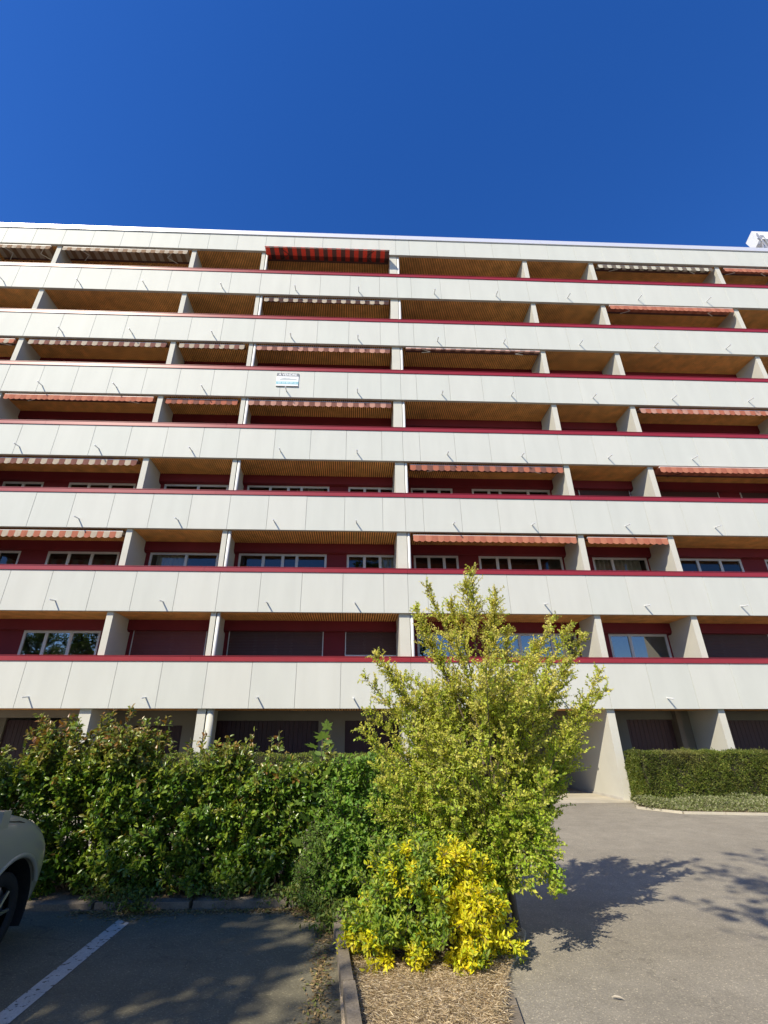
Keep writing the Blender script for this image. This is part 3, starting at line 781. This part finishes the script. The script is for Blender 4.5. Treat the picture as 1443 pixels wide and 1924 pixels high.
class Plant:
    """grows plumes (branch + twigs + leaves) and ends as one crown mesh and one stem mesh"""
    def __init__(s, seed):
        s.r = np.random.default_rng(seed); s.P = []; s.D = []; s.Nn = []; s.C = []; s.S = []; s.w = MB()
    def plume(s, base, tip, ntw=26, twl=.22, sp=.02, rad=.012, bend=.12, col=None, leafscale=1.0, start=.2, fwd=.9, taper=.65, thin=True):
        r = s.r; base = np.array(base, float); tip = np.array(tip, float)
        ln = np.linalg.norm(tip - base); ctrl = (base + tip) / 2 + np.array([0, 0, bend * ln]) + r.normal(0, .05 * ln, 3)
        ts = np.linspace(0, 1, 6); ax = [(1 - t) ** 2 * base + 2 * t * (1 - t) * ctrl + t * t * tip for t in ts]
        for i in range(5):
            s.w.tube(ax[i], ax[i + 1], rad * (1 - .17 * i), rad * (1 - .17 * (i + 1)), 5, False)
        t = start + (1 - start) * np.sort(r.random(ntw)) ** .85
        pos = ((1 - t) ** 2)[:, None] * base + (2 * t * (1 - t))[:, None] * ctrl + (t * t)[:, None] * tip
        tan = unit(2 * (1 - t)[:, None] * (ctrl - base) + 2 * t[:, None] * (tip - ctrl))
        side = unit(np.cross(tan, unit(r.normal(size=(ntw, 3)))))
        dr = unit(tan * fwd + side * r.uniform(.5, 1.2, (ntw, 1)) + np.array([0, 0, .25]))
        tl = twl * (1 - taper * t) * r.uniform(.5, 1.25, ntw)
        for i in range(ntw):
            if thin and tl[i] > .05: s.w.tube(pos[i], pos[i] + dr[i] * tl[i] * .95, .003, .0015, 3, False)
            m = max(2, int(tl[i] / sp)); u = (np.arange(m) + r.random(m) * .8) / m
            p = pos[i] + dr[i] * (u * tl[i])[:, None]
            rs = unit(np.cross(np.repeat(dr[i][None], m, 0), unit(r.normal(size=(m, 3)))))
            d = unit(dr[i] * .55 + rs * .9 + np.array([0, 0, .1]))
            nn = unit(r.normal(size=(m, 3)) * .55 + np.array([-.3, -.45, .8]))
            s.P.append(p); s.D.append(d); s.Nn.append(nn); s.S.append(np.full(m, leafscale) * (1.1 - .35 * u))
            c = np.array(col(p, t[i], r)) if callable(col) else np.repeat(np.array(col)[None], m, 0)
            s.C.append(c)
    def stem(s, pts, r0, r1, n=7):
        k = len(pts) - 1
        for i in range(k):
            s.w.tube(pts[i], pts[i + 1], r0 + (r1 - r0) * i / k, r0 + (r1 - r0) * (i + 1) / k, n, False)
    def build(s, root, Lf, Wf, tmpl, mat, crown='crown', stem='stem', jit=.25):
        P = np.concatenate(s.P); n = len(P); S_ = np.concatenate(s.S) * s.r.uniform(1 - jit, 1 + jit, n)
        C = np.concatenate(s.C) * s.r.uniform(.75, 1.25, (n, 1))
        off = np.array(root.location)
        c = leaf_object(crown, P - off, np.concatenate(s.D), np.concatenate(s.Nn), Lf * S_, Wf * S_, C.astype(np.float32), tmpl, mat, root)
        s.w.v = [tuple(np.array(v) - off) for v in s.w.v]
        s.w.build(stem, M['bark'], root, True)
        return n

def pal(cols, weights=None):
    cols = np.array(cols)
    def f(p, t, r):
        i = r.choice(len(cols), p=weights); return np.repeat(cols[i][None], len(p), 0) * r.uniform(.9, 1.1, (len(p), 3))
    return f

# ---- tall small-leaved shrub
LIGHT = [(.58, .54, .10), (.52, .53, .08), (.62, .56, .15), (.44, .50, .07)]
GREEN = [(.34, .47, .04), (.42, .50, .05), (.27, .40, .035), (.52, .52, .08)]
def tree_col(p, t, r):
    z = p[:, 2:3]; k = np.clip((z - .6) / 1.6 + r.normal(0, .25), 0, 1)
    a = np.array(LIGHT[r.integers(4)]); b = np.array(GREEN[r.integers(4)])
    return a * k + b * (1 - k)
T = Plant(11); r = T.r
troot = empty('tall_shrub', (-.33, -9.4, .03))
tag(troot, 'tall feathery yellow-green small-leaved shrub rising behind the yellow bush', 'shrub')
stems = [(-.33, -9.4), (-.40, -9.5), (-.23, -9.45), (-.38, -9.3), (-.2, -9.3), (-.46, -9.4)]
for i, (sx, sy) in enumerate(stems):
    a = i * 1.05; T.stem([(sx, sy, .02), (sx + .10 * math.cos(a), sy + .1 * math.sin(a), .7), (sx + .25 * math.cos(a), sy + .25 * math.sin(a), 1.4), (sx + .35 * math.cos(a), sy + .35 * math.sin(a), 2.1)], .032, .014)
spires = [(-0.33, -9.4, 3.45), (-0.43, -9.49, 3.3), (-0.9, -9.4, 3.27), (-0.63, -9.4, 3.07), (-1.01, -9.49, 2.77), (-1.05, -9.45, 2.98), (-0.06, -9.4, 3.05), (0.09, -9.31, 2.8), (-0.03, -9.35, 3.21), (0.67, -9.21, 2.91), (0.46, -9.21, 2.7), (0.89, -9.21, 2.84), (1.07, -9.12, 2.76), (1.13, -9.21, 2.31), (1.15, -9.21, 2.11), (0.7, -9.21, 1.84), (0.8, -9.26, 1.88), (0.5, -9.21, 1.36), (0.3, -9.31, 0.88), (0.02, -9.98, 0.44), (-0.04, -9.87, 0.62), (-0.31, -10.24, 0.5), (-0.17, -10.1, 0.67), (-1.63, -9.49, 2.21), (-1.52, -9.49, 2.43), (-1.38, -9.4, 2.25), (-1.58, -9.49, 1.87), (-1.67, -9.59, 1.69), (-1.54, -9.68, 1.37), (0.48, -9.21, 1.55), (0.15, -9.4, 1.14), (-1.24, -9.49, 1.97), (0.72, -9.4, 2.44), (-0.68, -9.68, 2.63), (-0.21, -9.68, 2.67), (0.21, -9.59, 2.39), (0.24, -9.31, 0.67), (-0.04, -10.0, 0.45), (-0.06, -10.15, 0.5), (-0.3, -10.2, 1.2), (0.01, -10.1, 1.3), (0.37, -9.9, 1.7), (-0.8, -10.0, 1.6), (0.2, -10.0, 2.1), (-0.5, -10.0, 2.2)]
spires += [(-1.45, -9.3, 1.2), (-1.3, -9.5, 1.5), (-1.5, -9.0, 1.55), (-1.2, -9.6, 1.05), (-1.6, -9.2, 1.0), (-1.0, -9.8, 1.25), (-1.35, -9.2, .8)]
for tp in spires:
    tp = np.array(tp); ax = np.array((-.33, -9.4, 0)); hd = np.linalg.norm(tp[:2] - ax[:2])
    zb = max(.45, tp[2] - .75 - .35 * hd); base = ax + (tp - ax) * np.array([.35, .35, 0]); base[2] = zb if tp[2] > .9 else tp[2] + .55
    ln = np.linalg.norm(tp - base)
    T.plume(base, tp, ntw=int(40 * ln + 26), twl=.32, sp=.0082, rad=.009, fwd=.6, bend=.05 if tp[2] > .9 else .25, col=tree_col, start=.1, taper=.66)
def Rz(z): return np.interp(z, [.3, .6, .9, 1.3, 1.8, 2.2, 2.6, 3.0], [.3, .45, .68, .88, 1.02, 1.08, .75, .4])
for i in range(190):
    z = r.uniform(.4, 2.4); a = r.uniform(0, 2 * math.pi); rr = Rz(z) * math.sqrt(r.uniform(.12, 1))
    tp = np.array((-.50 + rr * math.cos(a) * .92, -9.4 + rr * .95 * math.sin(a), z))
    base = np.array((-.33, -9.4, 0)) + (tp - np.array((-.33, -9.4, 0))) * np.array([.4, .4, 0]); base[2] = max(.3, z - .45 - .3 * rr)
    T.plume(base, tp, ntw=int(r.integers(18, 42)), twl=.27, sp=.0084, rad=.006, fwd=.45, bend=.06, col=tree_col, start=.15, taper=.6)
print('tall_shrub leaves', T.build(troot, .030, .019, T_SMALL, M['leaf'], 'crown', 'trunk', jit=.45))

# ---- leafy hedge shrubs along the parking bay
PGREEN = [(.115, .215, .022), (.165, .25, .03), (.08, .155, .02), (.24, .31, .035)]
def photinia_col(p, t, r):
    g = np.array(PGREEN[r.integers(4)]); red = np.array([(.30, .12, .04), (.24, .15, .04), (.22, .18, .035)][r.integers(3)])
    k = np.clip((p[:, 2:3] - 1.15) / .4, 0, 1) * (.85 if r.random() < .45 else .2)
    if r.random() < .05: k = np.maximum(k, .7)
    return g * (1 - k) + red * k
hl = ['leafy hedge shrub with bronze shoots beside the nose of the parked car', 'tallest leafy hedge shrub with a pointed bronze top',
      'leafy hedge shrub behind the end of the white bay line', 'leafy hedge shrub between the pointed one and the maple sapling']
for q, (hx, hw, hz) in enumerate([(-6.35, .85, 1.38), (-4.95, .72, 1.55), (-3.8, .75, 1.34), (-2.75, .72, 1.30)]):
    Pn = Plant(30 + q); r = Pn.r; root = empty('hedge_shrub', (hx, -7.85, .06)); tag(root, hl[q], 'shrub', 'leafy shrubs of the parking hedge')
    n = 250
    for i in range(n):
        u = r.uniform(-1, 1); yy = -7.85 + r.choice([r.uniform(-.72, -.45), r.uniform(-.7, .45)])
        z = hz * r.uniform(.06, 1.0) if i % 3 else hz * (r.uniform(.82, 1.06) + .10 * math.sin(4.3 * (hx + u * hw) + q))
        bulge = .12 * math.sin(3.1 * (hx + u * hw) + 2.2 * z) * (yy < -8.2)
        tp = (hx + u * hw * 1.06, yy - bulge, max(.16, z + .05 * math.sin(5 * u)))
        base = (hx + u * hw * .7 + r.normal(0, .05), -7.85 + (yy + 7.85) * .45, max(.08, z - r.uniform(.3, .55)))
        Pn.plume(base, tp, ntw=19, twl=.19, sp=.021, rad=.006, bend=.05, col=photinia_col, start=.2, taper=.5)
    if q == 1:
        for tp in [(-4.88, -8.1, 1.93), (-4.95, -8.0, 1.8), (-4.78, -8.05, 1.75), (-5.1, -8.1, 1.68), (-4.62, -8.1, 1.62), (-5.3, -8.1, 1.6), (-4.5, -8.2, 1.55), (-4.9, -8.25, 1.62)]:
            Pn.plume((tp[0] + .02, tp[1], 1.05), tp, ntw=34, twl=.22, sp=.022, rad=.007, bend=.02, col=photinia_col, start=.05, taper=.8)
    for i in range(16 if q else 9):
        tx = hx + r.uniform(-1, 1) * hw; tz = hz * r.uniform(1.05, 1.27); ty = r.uniform(-8.3, -7.7)
        Pn.plume((tx + r.normal(0, .04), ty, tz - .4), (tx, ty, tz), ntw=11, twl=.10, sp=.022, rad=.004, bend=.0, col=photinia_col, start=.2, taper=.5)
    for i in range(7):
        a = r.uniform(0, 6.28); sx = hx + .3 * r.uniform(-1, 1)
        Pn.stem([(sx, -7.9, .04), (sx + .15 * math.cos(a), -7.9 + .1 * math.sin(a), .5), (sx + .3 * math.cos(a), -7.9 + .25 * math.sin(a), 1.0)], .02, .008)
    print('hedge shrub leaves', Pn.build(root, .072, .036, T_LEAF, M['leaf_gloss'], 'crown', 'stem'))

# ---- mid green bush behind the kerb, dark bush under it
def bush(name, label, seed, c, rx, ry, h, n, cols, Lf, Wf, tmpl, mat, ntw=18, twl=.2, sp=.02, zmin=.12, colf=None, bend=.1):
    Pn = Plant(seed); r = Pn.r; root = empty(name, (c[0], c[1], .05)); tag(root, label, 'bush')
    for i in range(n):
        a = r.uniform(0, 2 * math.pi); z = h * r.uniform(zmin, 1.0); f = math.sqrt(max(.05, 1 - (z / h * .9) ** 2.2)) * math.sqrt(r.uniform(.25, 1))
        tp = (c[0] + rx * f * math.cos(a), c[1] + ry * f * math.sin(a), z)
        base = (c[0] + rx * f * .4 * math.cos(a), c[1] + ry * f * .4 * math.sin(a), max(.05, z * .45))
        cf = colf(tp, r) if colf else pal(cols)
        Pn.plume(base, tp, ntw=ntw, twl=twl, sp=sp, rad=.005, bend=bend, col=cf, start=.25, taper=.5)
    for i in range(6):
        a = r.uniform(0, 6.28); Pn.stem([(c[0], c[1], .03), (c[0] + rx * .2 * math.cos(a), c[1] + ry * .2 * math.sin(a), h * .35), (c[0] + rx * .45 * math.cos(a), c[1] + ry * .45 * math.sin(a), h * .65)], .014, .006)
    print(name, Pn.build(root, Lf, Wf, tmpl, mat, 'crown', 'stem'))
bush('green_bush', 'fresh green bush between the maple sapling and the tall feathery shrub', 51, (-1.62, -8.6), .66, .6, 1.42, 250, [(.17, .30, .04), (.13, .25, .035), (.24, .36, .05)], .055, .03, T_LEAF, M['leaf'])
bush('dark_bush', 'low dull green small-leaved bush at the corner of the parking bay', 52, (-2.0, -8.75), .36, .30, .78, 120, [(.13, .22, .035), (.10, .18, .03), (.17, .26, .045)], .036, .017, T_SMALL, M['leaf'], 22, .17, .014)
# ---- yellow variegated bush
def ycol(tp, r):
    py = .16 if tp[0] < -.98 and tp[2] > .2 else .80
    if r.random() < py: base = pal([(.78, .69, .02), (.70, .64, .025), (.80, .73, .04), (.58, .58, .03)])
    else: base = pal([(.20, .33, .045), (.26, .38, .05), (.15, .26, .04), (.38, .44, .04)])
    def f(p, t, r):
        c = base(p, t, r); k = np.clip(r.normal(.12, .16, (len(p), 1)), 0, .6)
        return c * (1 - k) + np.array([.42, .44, .03]) * k
    return f
bush('yellow_bush', 'low bright yellow and green variegated bush on the straw bed', 53, (-1.12, -10.0), .76, .48, .80, 260, None, .049, .021, T_LEAF, M['leaf'], 18, .16, .0135, .08, ycol, .12)

# ---- maple sapling: large lobed leaves, each its own part
M['maple'] = principled('maple_leaf', (.16, .25, .05), .5)
nt = M['maple'].node_tree; b_ = nt.nodes['Principled BSDF']; tr_ = nt.nodes.new('ShaderNodeBsdfTranslucent'); tr_.inputs[0].default_value = (.22, .34, .05, 1)
mx_ = nt.nodes.new('ShaderNodeMixShader'); mx_.inputs[0].default_value = .4
nt.links.new(b_.outputs[0], mx_.inputs[1]); nt.links.new(tr_.outputs[0], mx_.inputs[2]); nt.links.new(mx_.outputs[0], nt.nodes['Material Output'].inputs[0])
mp = tag(empty('maple_sapling', (-2.15, -8.5, .05)), 'young maple with big lobed leaves poking above the leafy hedge', 'sapling')
m = MB(); m.tube((0, 0, 0), (.02, -.03, .9), .012, .008); m.tube((.02, -.03, .9), (.03, -.05, 1.62), .008, .004); m.build('stem', M['bark'], mp)
out = []
for ang, rad in [(0, 1.0), (12, .72), (20, .80), (30, .50), (42, .62), (52, .92), (62, .62), (72, .66), (88, .38), (105, .55), (118, .68), (135, .42), (160, .28)]:
    out.append((ang, rad))
poly = [(math.sin(math.radians(a)) * q, math.cos(math.radians(a)) * q) for a, q in out]
poly = poly + [(0, -.12)] + [(-x, y) for x, y in reversed(poly[1:])]
lm = MB(); n0 = len(poly); lm.v = [(0, 0, -.02)] + [(x, y, .05 * abs(x) - .10 * max(0, y) ** 2) for x, y in poly]
for i in range(n0): lm.f.append((0, 1 + (i + 1) % n0, 1 + i)); lm.mi.append(0)
lme = lm.mesh('leaf', M['maple'])
rr_ = random.Random(3)
for i in range(26):
    z = 1.66 - .045 * i if i else 1.68; a = i * 2.4
    ext = .05 + .012 * i if i < 14 else .22
    o = shared('leaf', lme, (.03 + ext * math.cos(a), -.05 + ext * math.sin(a) - .03, z - .02 * rr_.random()), mp)
    s_ = rr_.uniform(.09, .145) if i else .105
    o.scale = (s_, s_, s_)
    o.rotation_euler = (rr_.uniform(.3, 1.0) * (1 if math.sin(a) < 0 else .5), rr_.uniform(-.5, .5), a - math.pi / 2 + rr_.uniform(-.4, .4))
    if i == 0: o.rotation_euler = (1.25, 0, 3.0)

# ---- clipped hedges
def clipped(name, label, seed, x0, x1, y0, y1, h, n, cols, Lf=.03, Wf=.014, dens_front=True):
    r = np.random.default_rng(seed); root = empty(name, ((x0 + x1) / 2, (y0 + y1) / 2, .05)); tag(root, label, 'hedge', 'clipped hedges at the foot of the flats')
    off = np.array(root.location)
    def wob(a, b): return .045 * np.sin(a * 3.7 + b * 2.1) + .03 * np.sin(a * 9.1 - b * 6.3) + .02 * np.sin(a * 23.0 + b * 15.0 + 2 * np.sin(a * 5))
    nf, nt_, ns = int(n * .62), int(n * .28), int(n * .10)
    P = []; Nn = []
    x = r.uniform(x0, x1, nf); z = r.uniform(.06, h, nf); dep = np.abs(r.normal(0, .045, nf)); P.append(np.stack([x, y0 + wob(x, z) + dep - .03, z], 1)); Nn.append(np.repeat([[0, -1., .35]], nf, 0))
    x = r.uniform(x0, x1, nt_); y = r.uniform(y0, y1, nt_); P.append(np.stack([x, y, h + .5 * wob(x, y) - np.abs(r.normal(0, .03, nt_)) + .01], 1)); Nn.append(np.repeat([[0, -.2, 1.]], nt_, 0))
    y = r.uniform(y0, y1, ns); z = r.uniform(.06, h, ns); P.append(np.stack([x0 + wob(y, z) + np.abs(r.normal(0, .045, ns)) - .03, y, z], 1)); Nn.append(np.repeat([[-1., 0, .35]], ns, 0))
    P = np.concatenate(P); Nn = np.concatenate(Nn); m_ = len(P)
    # round the upper edges a little
    lift = r.random(m_) < .03; P[lift] += Nn[lift] * r.uniform(.02, .06, (int(lift.sum()), 1))
    D = unit(Nn * .8 + r.normal(size=(m_, 3)) * .7 + np.array([0, 0, .25])); No = unit(np.array([-.2, -.4, .8]) + r.normal(size=(m_, 3)) * .8)
    cl = np.array(cols)[r.integers(len(cols), size=m_)]
    patch = (.5 + .5 * np.sin(P[:, 0] * 1.9 + 1.3 * np.sin(P[:, 2] * 5)))[:, None]
    clump = (np.sin(P[:, 0] * 7.3 + 2 * np.sin(P[:, 2] * 6.1)) * np.sin(P[:, 2] * 8.7 + 1.7 * np.sin(P[:, 0] * 4.3)))[:, None]
    brown = np.clip(np.sin(P[:, 0] * 1.3 + 2.0) * np.sin(P[:, 2] * 3.1 + P[:, 0]) - .35, 0, 1)[:, None] * .8
    cl = cl * (1 + .35 * (patch - .5) + .28 * clump) * r.uniform(.65, 1.35, (m_, 1))
    cl = cl * (1 - brown) + np.array([.20, .145, .07]) * brown * r.uniform(.6, 1.2, (m_, 1))
    leaf_object('foliage', P - off, D, No, Lf * r.uniform(.7, 1.4, m_), Wf * r.uniform(.8, 1.2, m_), cl.astype(np.float32), T_SMALL, M['leaf'], root)
    c = MB(); xs = np.linspace(x0 + .05, x1, 30)
    for a, b in zip(xs[:-1], xs[1:]): c.box(a - off[0], b - off[0] + .001, y0 + .06 - off[1], y1 - .06 - off[1], -.04, h - .05 - off[2])
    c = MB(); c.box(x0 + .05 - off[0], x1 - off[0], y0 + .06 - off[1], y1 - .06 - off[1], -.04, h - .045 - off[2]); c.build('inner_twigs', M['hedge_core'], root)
HG = [(.14, .19, .03), (.18, .22, .035), (.10, .145, .025), (.23, .23, .05)]
clipped('clipped_hedge', 'box-clipped dark green hedge beside the entrance fin and ground cover', 71, 5.88, 17.5, -1.05, -.22, 1.24, 100000, HG, .042, .019)
clipped('clipped_hedge', 'low box-clipped hedge along the garage doors behind the leafy hedge', 72, -9.0, -.5, -1.05, -.35, 1.2, 26000, HG, .04, .02)
# ---- ground cover
r = np.random.default_rng(81); n = 42000
x = r.uniform(5.2, 17.5, n); fy = np.interp(x, [p[0] for p in GK], [p[1] for p in GK]) + .03
fy = np.where(x < 5.97, np.interp(x, [5.2, 5.97], [-1.3, -2.18]), fy)
y = fy + (-.98 - fy) * r.random(n); k = np.clip((y - fy) / .25, 0, 1)
hgt = (.05 + .19 * k) * (.75 + .35 * np.sin(x * 3.1 + y * 4) * np.sin(x * 1.3 - y * 2.7)); z = .05 + hgt * np.sqrt(r.random(n))
ok = x > 5.45 + .0 * y
P = np.stack([x, y, z], 1)[ok]; m_ = len(P)
D = unit(r.normal(size=(m_, 3)) * .8 + np.array([0, -.2, .35])); No = unit(np.array([0, -.35, 1]) + r.normal(size=(m_, 3)) * .6)
cl = np.array([(.24, .27, .10), (.30, .31, .15), (.18, .22, .06), (.34, .34, .19)])[r.integers(4, size=m_)] * r.uniform(.75, 1.2, (m_, 1))
tag(leaf_object('ground_cover', P, D, No, .05 * r.uniform(.7, 1.3, m_), .028 * r.uniform(.8, 1.2, m_), cl.astype(np.float32), T_SMALL, M['leaf']), 'pale green leafy ground cover at the foot of the clipped hedge', 'ground cover', kind='stuff')

# ---- straw on the bed, litter and weeds at the kerbs
r = np.random.default_rng(91); n = 42000
x = r.uniform(-1.85, -.4, n); y = r.uniform(-12.4, -8.6, n)
rx = np.interp(y, [-12.6, -10.4, -10.1, -9.7, -9.3, -8.6], [-1.2, -.62, -.50, -.28, -.20, -.62]); lx = np.interp(y, [-12.6, -9.2], [-1.66, -1.80])
x = lx + (rx - lx) * r.random(n)
ang = r.uniform(0, 6.28, n); P = np.stack([x, y, .036 + .03 * r.random(n) ** 2], 1)
D = np.stack([np.cos(ang), np.sin(ang), r.normal(.06, .14, n)], 1); No = unit(np.array([0, 0, 1]) + r.normal(size=(n, 3)) * .3)
cl = np.array([(.74, .62, .42), (.66, .54, .35), (.80, .70, .52), (.56, .45, .29), (.46, .37, .22)])[r.integers(5, size=n)] * r.uniform(.8, 1.15, (n, 1))
tag(leaf_object('dry_straw', P, D, No, r.uniform(.015, .075, n), r.uniform(.0015, .0045, n), cl.astype(np.float32), T_SMALL, M['straw']), 'dry straw blades lying on the planting bed', 'straw', kind='stuff')
r = np.random.default_rng(92); n = 3800
kx = np.concatenate([r.normal(-4.0, .22, 700), r.uniform(-4.6, -2.0, 1400), r.normal(-1.98, .05, 1100), r.normal(-2.1, .12, 600)])
ky = np.concatenate([r.normal(-8.78, .12, 700), -8.70 - np.abs(r.normal(0, .07, 1400)), r.uniform(-11.5, -8.8, 1100), r.normal(-8.85, .12, 600)])
P = np.stack([kx, ky, .004 + .012 * r.random(n)], 1); ang = r.uniform(0, 6.28, n)
D = np.stack([np.cos(ang), np.sin(ang), r.normal(.1, .2, n)], 1); No = unit(np.array([0, 0, 1]) + r.normal(size=(n, 3)) * .35)
cl = np.array([(.22, .15, .08), (.30, .22, .11), (.16, .17, .05), (.36, .26, .12)])[r.integers(4, size=n)] * r.uniform(.7, 1.2, (n, 1))
tag(leaf_object('leaf_litter', P, D, No, r.uniform(.02, .05, n), r.uniform(.006, .02, n), cl.astype(np.float32), T_SMALL, M['straw']), 'brown leaf litter gathered along the kerbs', 'leaf litter', kind='stuff')
r = np.random.default_rng(93); n = 2600
cx_ = np.array([-4.15, -3.95, -2.35, -2.2, -2.6, -3.1, -4.4, -1.9, -1.95]); cy_ = np.array([-8.62, -8.74, -8.6, -8.7, -8.58, -8.55, -8.55, -9.1, -9.35])
ci = r.integers(9, size=n); P = np.stack([cx_[ci] + r.normal(0, .10, n), cy_[ci] + r.normal(0, .06, n), .03 + .16 * r.random(n) ** 1.5], 1)
D = unit(r.normal(size=(n, 3)) + np.array([0, -.2, .3])); No = unit(np.array([0, -.3, 1]) + r.normal(size=(n, 3)) * .5)
cl = np.array([(.10, .17, .03), (.14, .20, .04), (.18, .20, .04)])[r.integers(3, size=n)] * r.uniform(.7, 1.2, (n, 1))
tag(leaf_object('weeds', P, D, No, r.uniform(.03, .06, n), r.uniform(.014, .026, n), cl.astype(np.float32), T_SMALL, M['leaf']), 'small green weeds sprouting along the hedge kerb', 'weeds', kind='stuff')
fl = leaf_object('fallen_leaf', np.array([[0, 0, 0.]]), np.array([[.9, -.35, .05]]), np.array([[.1, -.3, 1.]]), np.array([.085]), np.array([.02]), np.array([[.48, .43, .34]], np.float32), T_LEAF, M['straw'])
fl.location = (.02, -10.66, .014)
tag(fl, 'pale dry leaf lying alone on the open asphalt', 'leaf')

# ------------------------------------------------------------------ TREES behind the viewpoint (their shade falls on the parking bay, windows mirror them)
def big_tree(seed, h, R, zc, nb, leaves):
    Pn = Plant(seed); r = Pn.r
    Pn.stem([(0, 0, 0), (.05, .03, h * .3), (-.05, .05, h * .6), (0, 0, h * .9)], .22, .05, 9)
    for i in range(nb):
        a = r.uniform(0, 6.28); z = r.uniform(zc - .5 * (h - zc) * 1.6, h); f = math.sqrt(max(.03, 1 - ((z - zc) / (h - zc)) ** 2)) if z > zc else math.sqrt(max(.1, 1 - ((z - zc) / (h - zc) / .95) ** 2))
        rr = R * f * math.sqrt(r.uniform(.15, 1)); tp = (rr * math.cos(a), rr * math.sin(a), z)
        Pn.plume((.1 * rr * math.cos(a), .1 * rr * math.sin(a), max(h * .25, z - .5 * rr - .6)), tp, ntw=leaves, twl=1.0, sp=.10, rad=.05, bend=.05, col=pal([(.06, .10, .02), (.08, .12, .025), (.05, .085, .018)]), start=.25, taper=.5, thin=False)
    return Pn
def place_tree(Pn, loc, label, rz=0, sc=1):
    root = empty('broadleaf_tree', (0, 0, 0)); tag(root, label, 'tree', 'trees behind the parking bays')
    n = Pn.build(root, .17, .12, T_SMALL, M['leaf'], 'crown', 'trunk'); print('tree', n)
    root.location = loc; root.rotation_euler.z = rz; root.scale = (sc,) * 3
    return root
def copy_tree(src, loc, label, rz, sc):
    root = src.copy(); COL.objects.link(root); root.location = loc; root.rotation_euler.z = rz; root.scale = (sc,) * 3; root['label'] = label
    for ch in src.children:
        c = ch.copy(); COL.objects.link(c); c.parent = root
t1 = place_tree(big_tree(101, 9.6, 3.7, 6.0, 140, 23), (-10.1, -17.0, 0), 'tall broadleaf tree shading the parked car')
copy_tree(t1, (-14.5, -19.5, 0), 'broad tree standing beside the one that shades the car', 1.3, 1.05)
copy_tree(t1, (-.6, -19.5, 0), 'tree whose branch tips shade the open asphalt', 2.6, 1.5)
copy_tree(t1, (-23, -24, 0), 'first tree of the far row across the car park', .7, 1.2)
copy_tree(t1, (-30, -27, 0), 'second tree of the far row across the car park', 2.1, 1.1)
copy_tree(t1, (4, -36, 0), 'third tree of the far row across the car park', 4.1, 1.0)
copy_tree(t1, (16, -40, 0), 'last tree of the far row across the car park', 5.1, 1.1)

bp_ = tag(empty('balcony_plant', (5.55, .55, bz(5) + .2265)), 'leafy pot plant peeping over the rail of the sixth row', 'pot plant')
m = MB()
for i in range(16):
    a, b = 2 * math.pi * i / 16, 2 * math.pi * (i + 1) / 16
    m.face([(.13 * math.cos(a), .13 * math.sin(a), 0), (.13 * math.cos(b), .13 * math.sin(b), 0), (.18 * math.cos(b), .18 * math.sin(b), .34), (.18 * math.cos(a), .18 * math.sin(a), .34)])
m.face([(.17 * math.cos(2 * math.pi * i / 16), .17 * math.sin(2 * math.pi * i / 16), .31) for i in range(16)])
m.build('pot', M['brick'], bp_)
Pn = Plant(77)
for i in range(16):
    a = Pn.r.uniform(0, 6.28); Pn.plume((5.55, .55, bz(5) + .53), (5.55 + .42 * math.cos(a), .55 + .30 * math.sin(a), bz(5) + .53 + Pn.r.uniform(.5, 1.25)), ntw=9, twl=.16, sp=.03, rad=.006, col=pal([(.16, .24, .05), (.12, .2, .04)]))
Pn.build(bp_, .09, .045, T_LEAF, M['leaf'], 'foliage', 'stem')
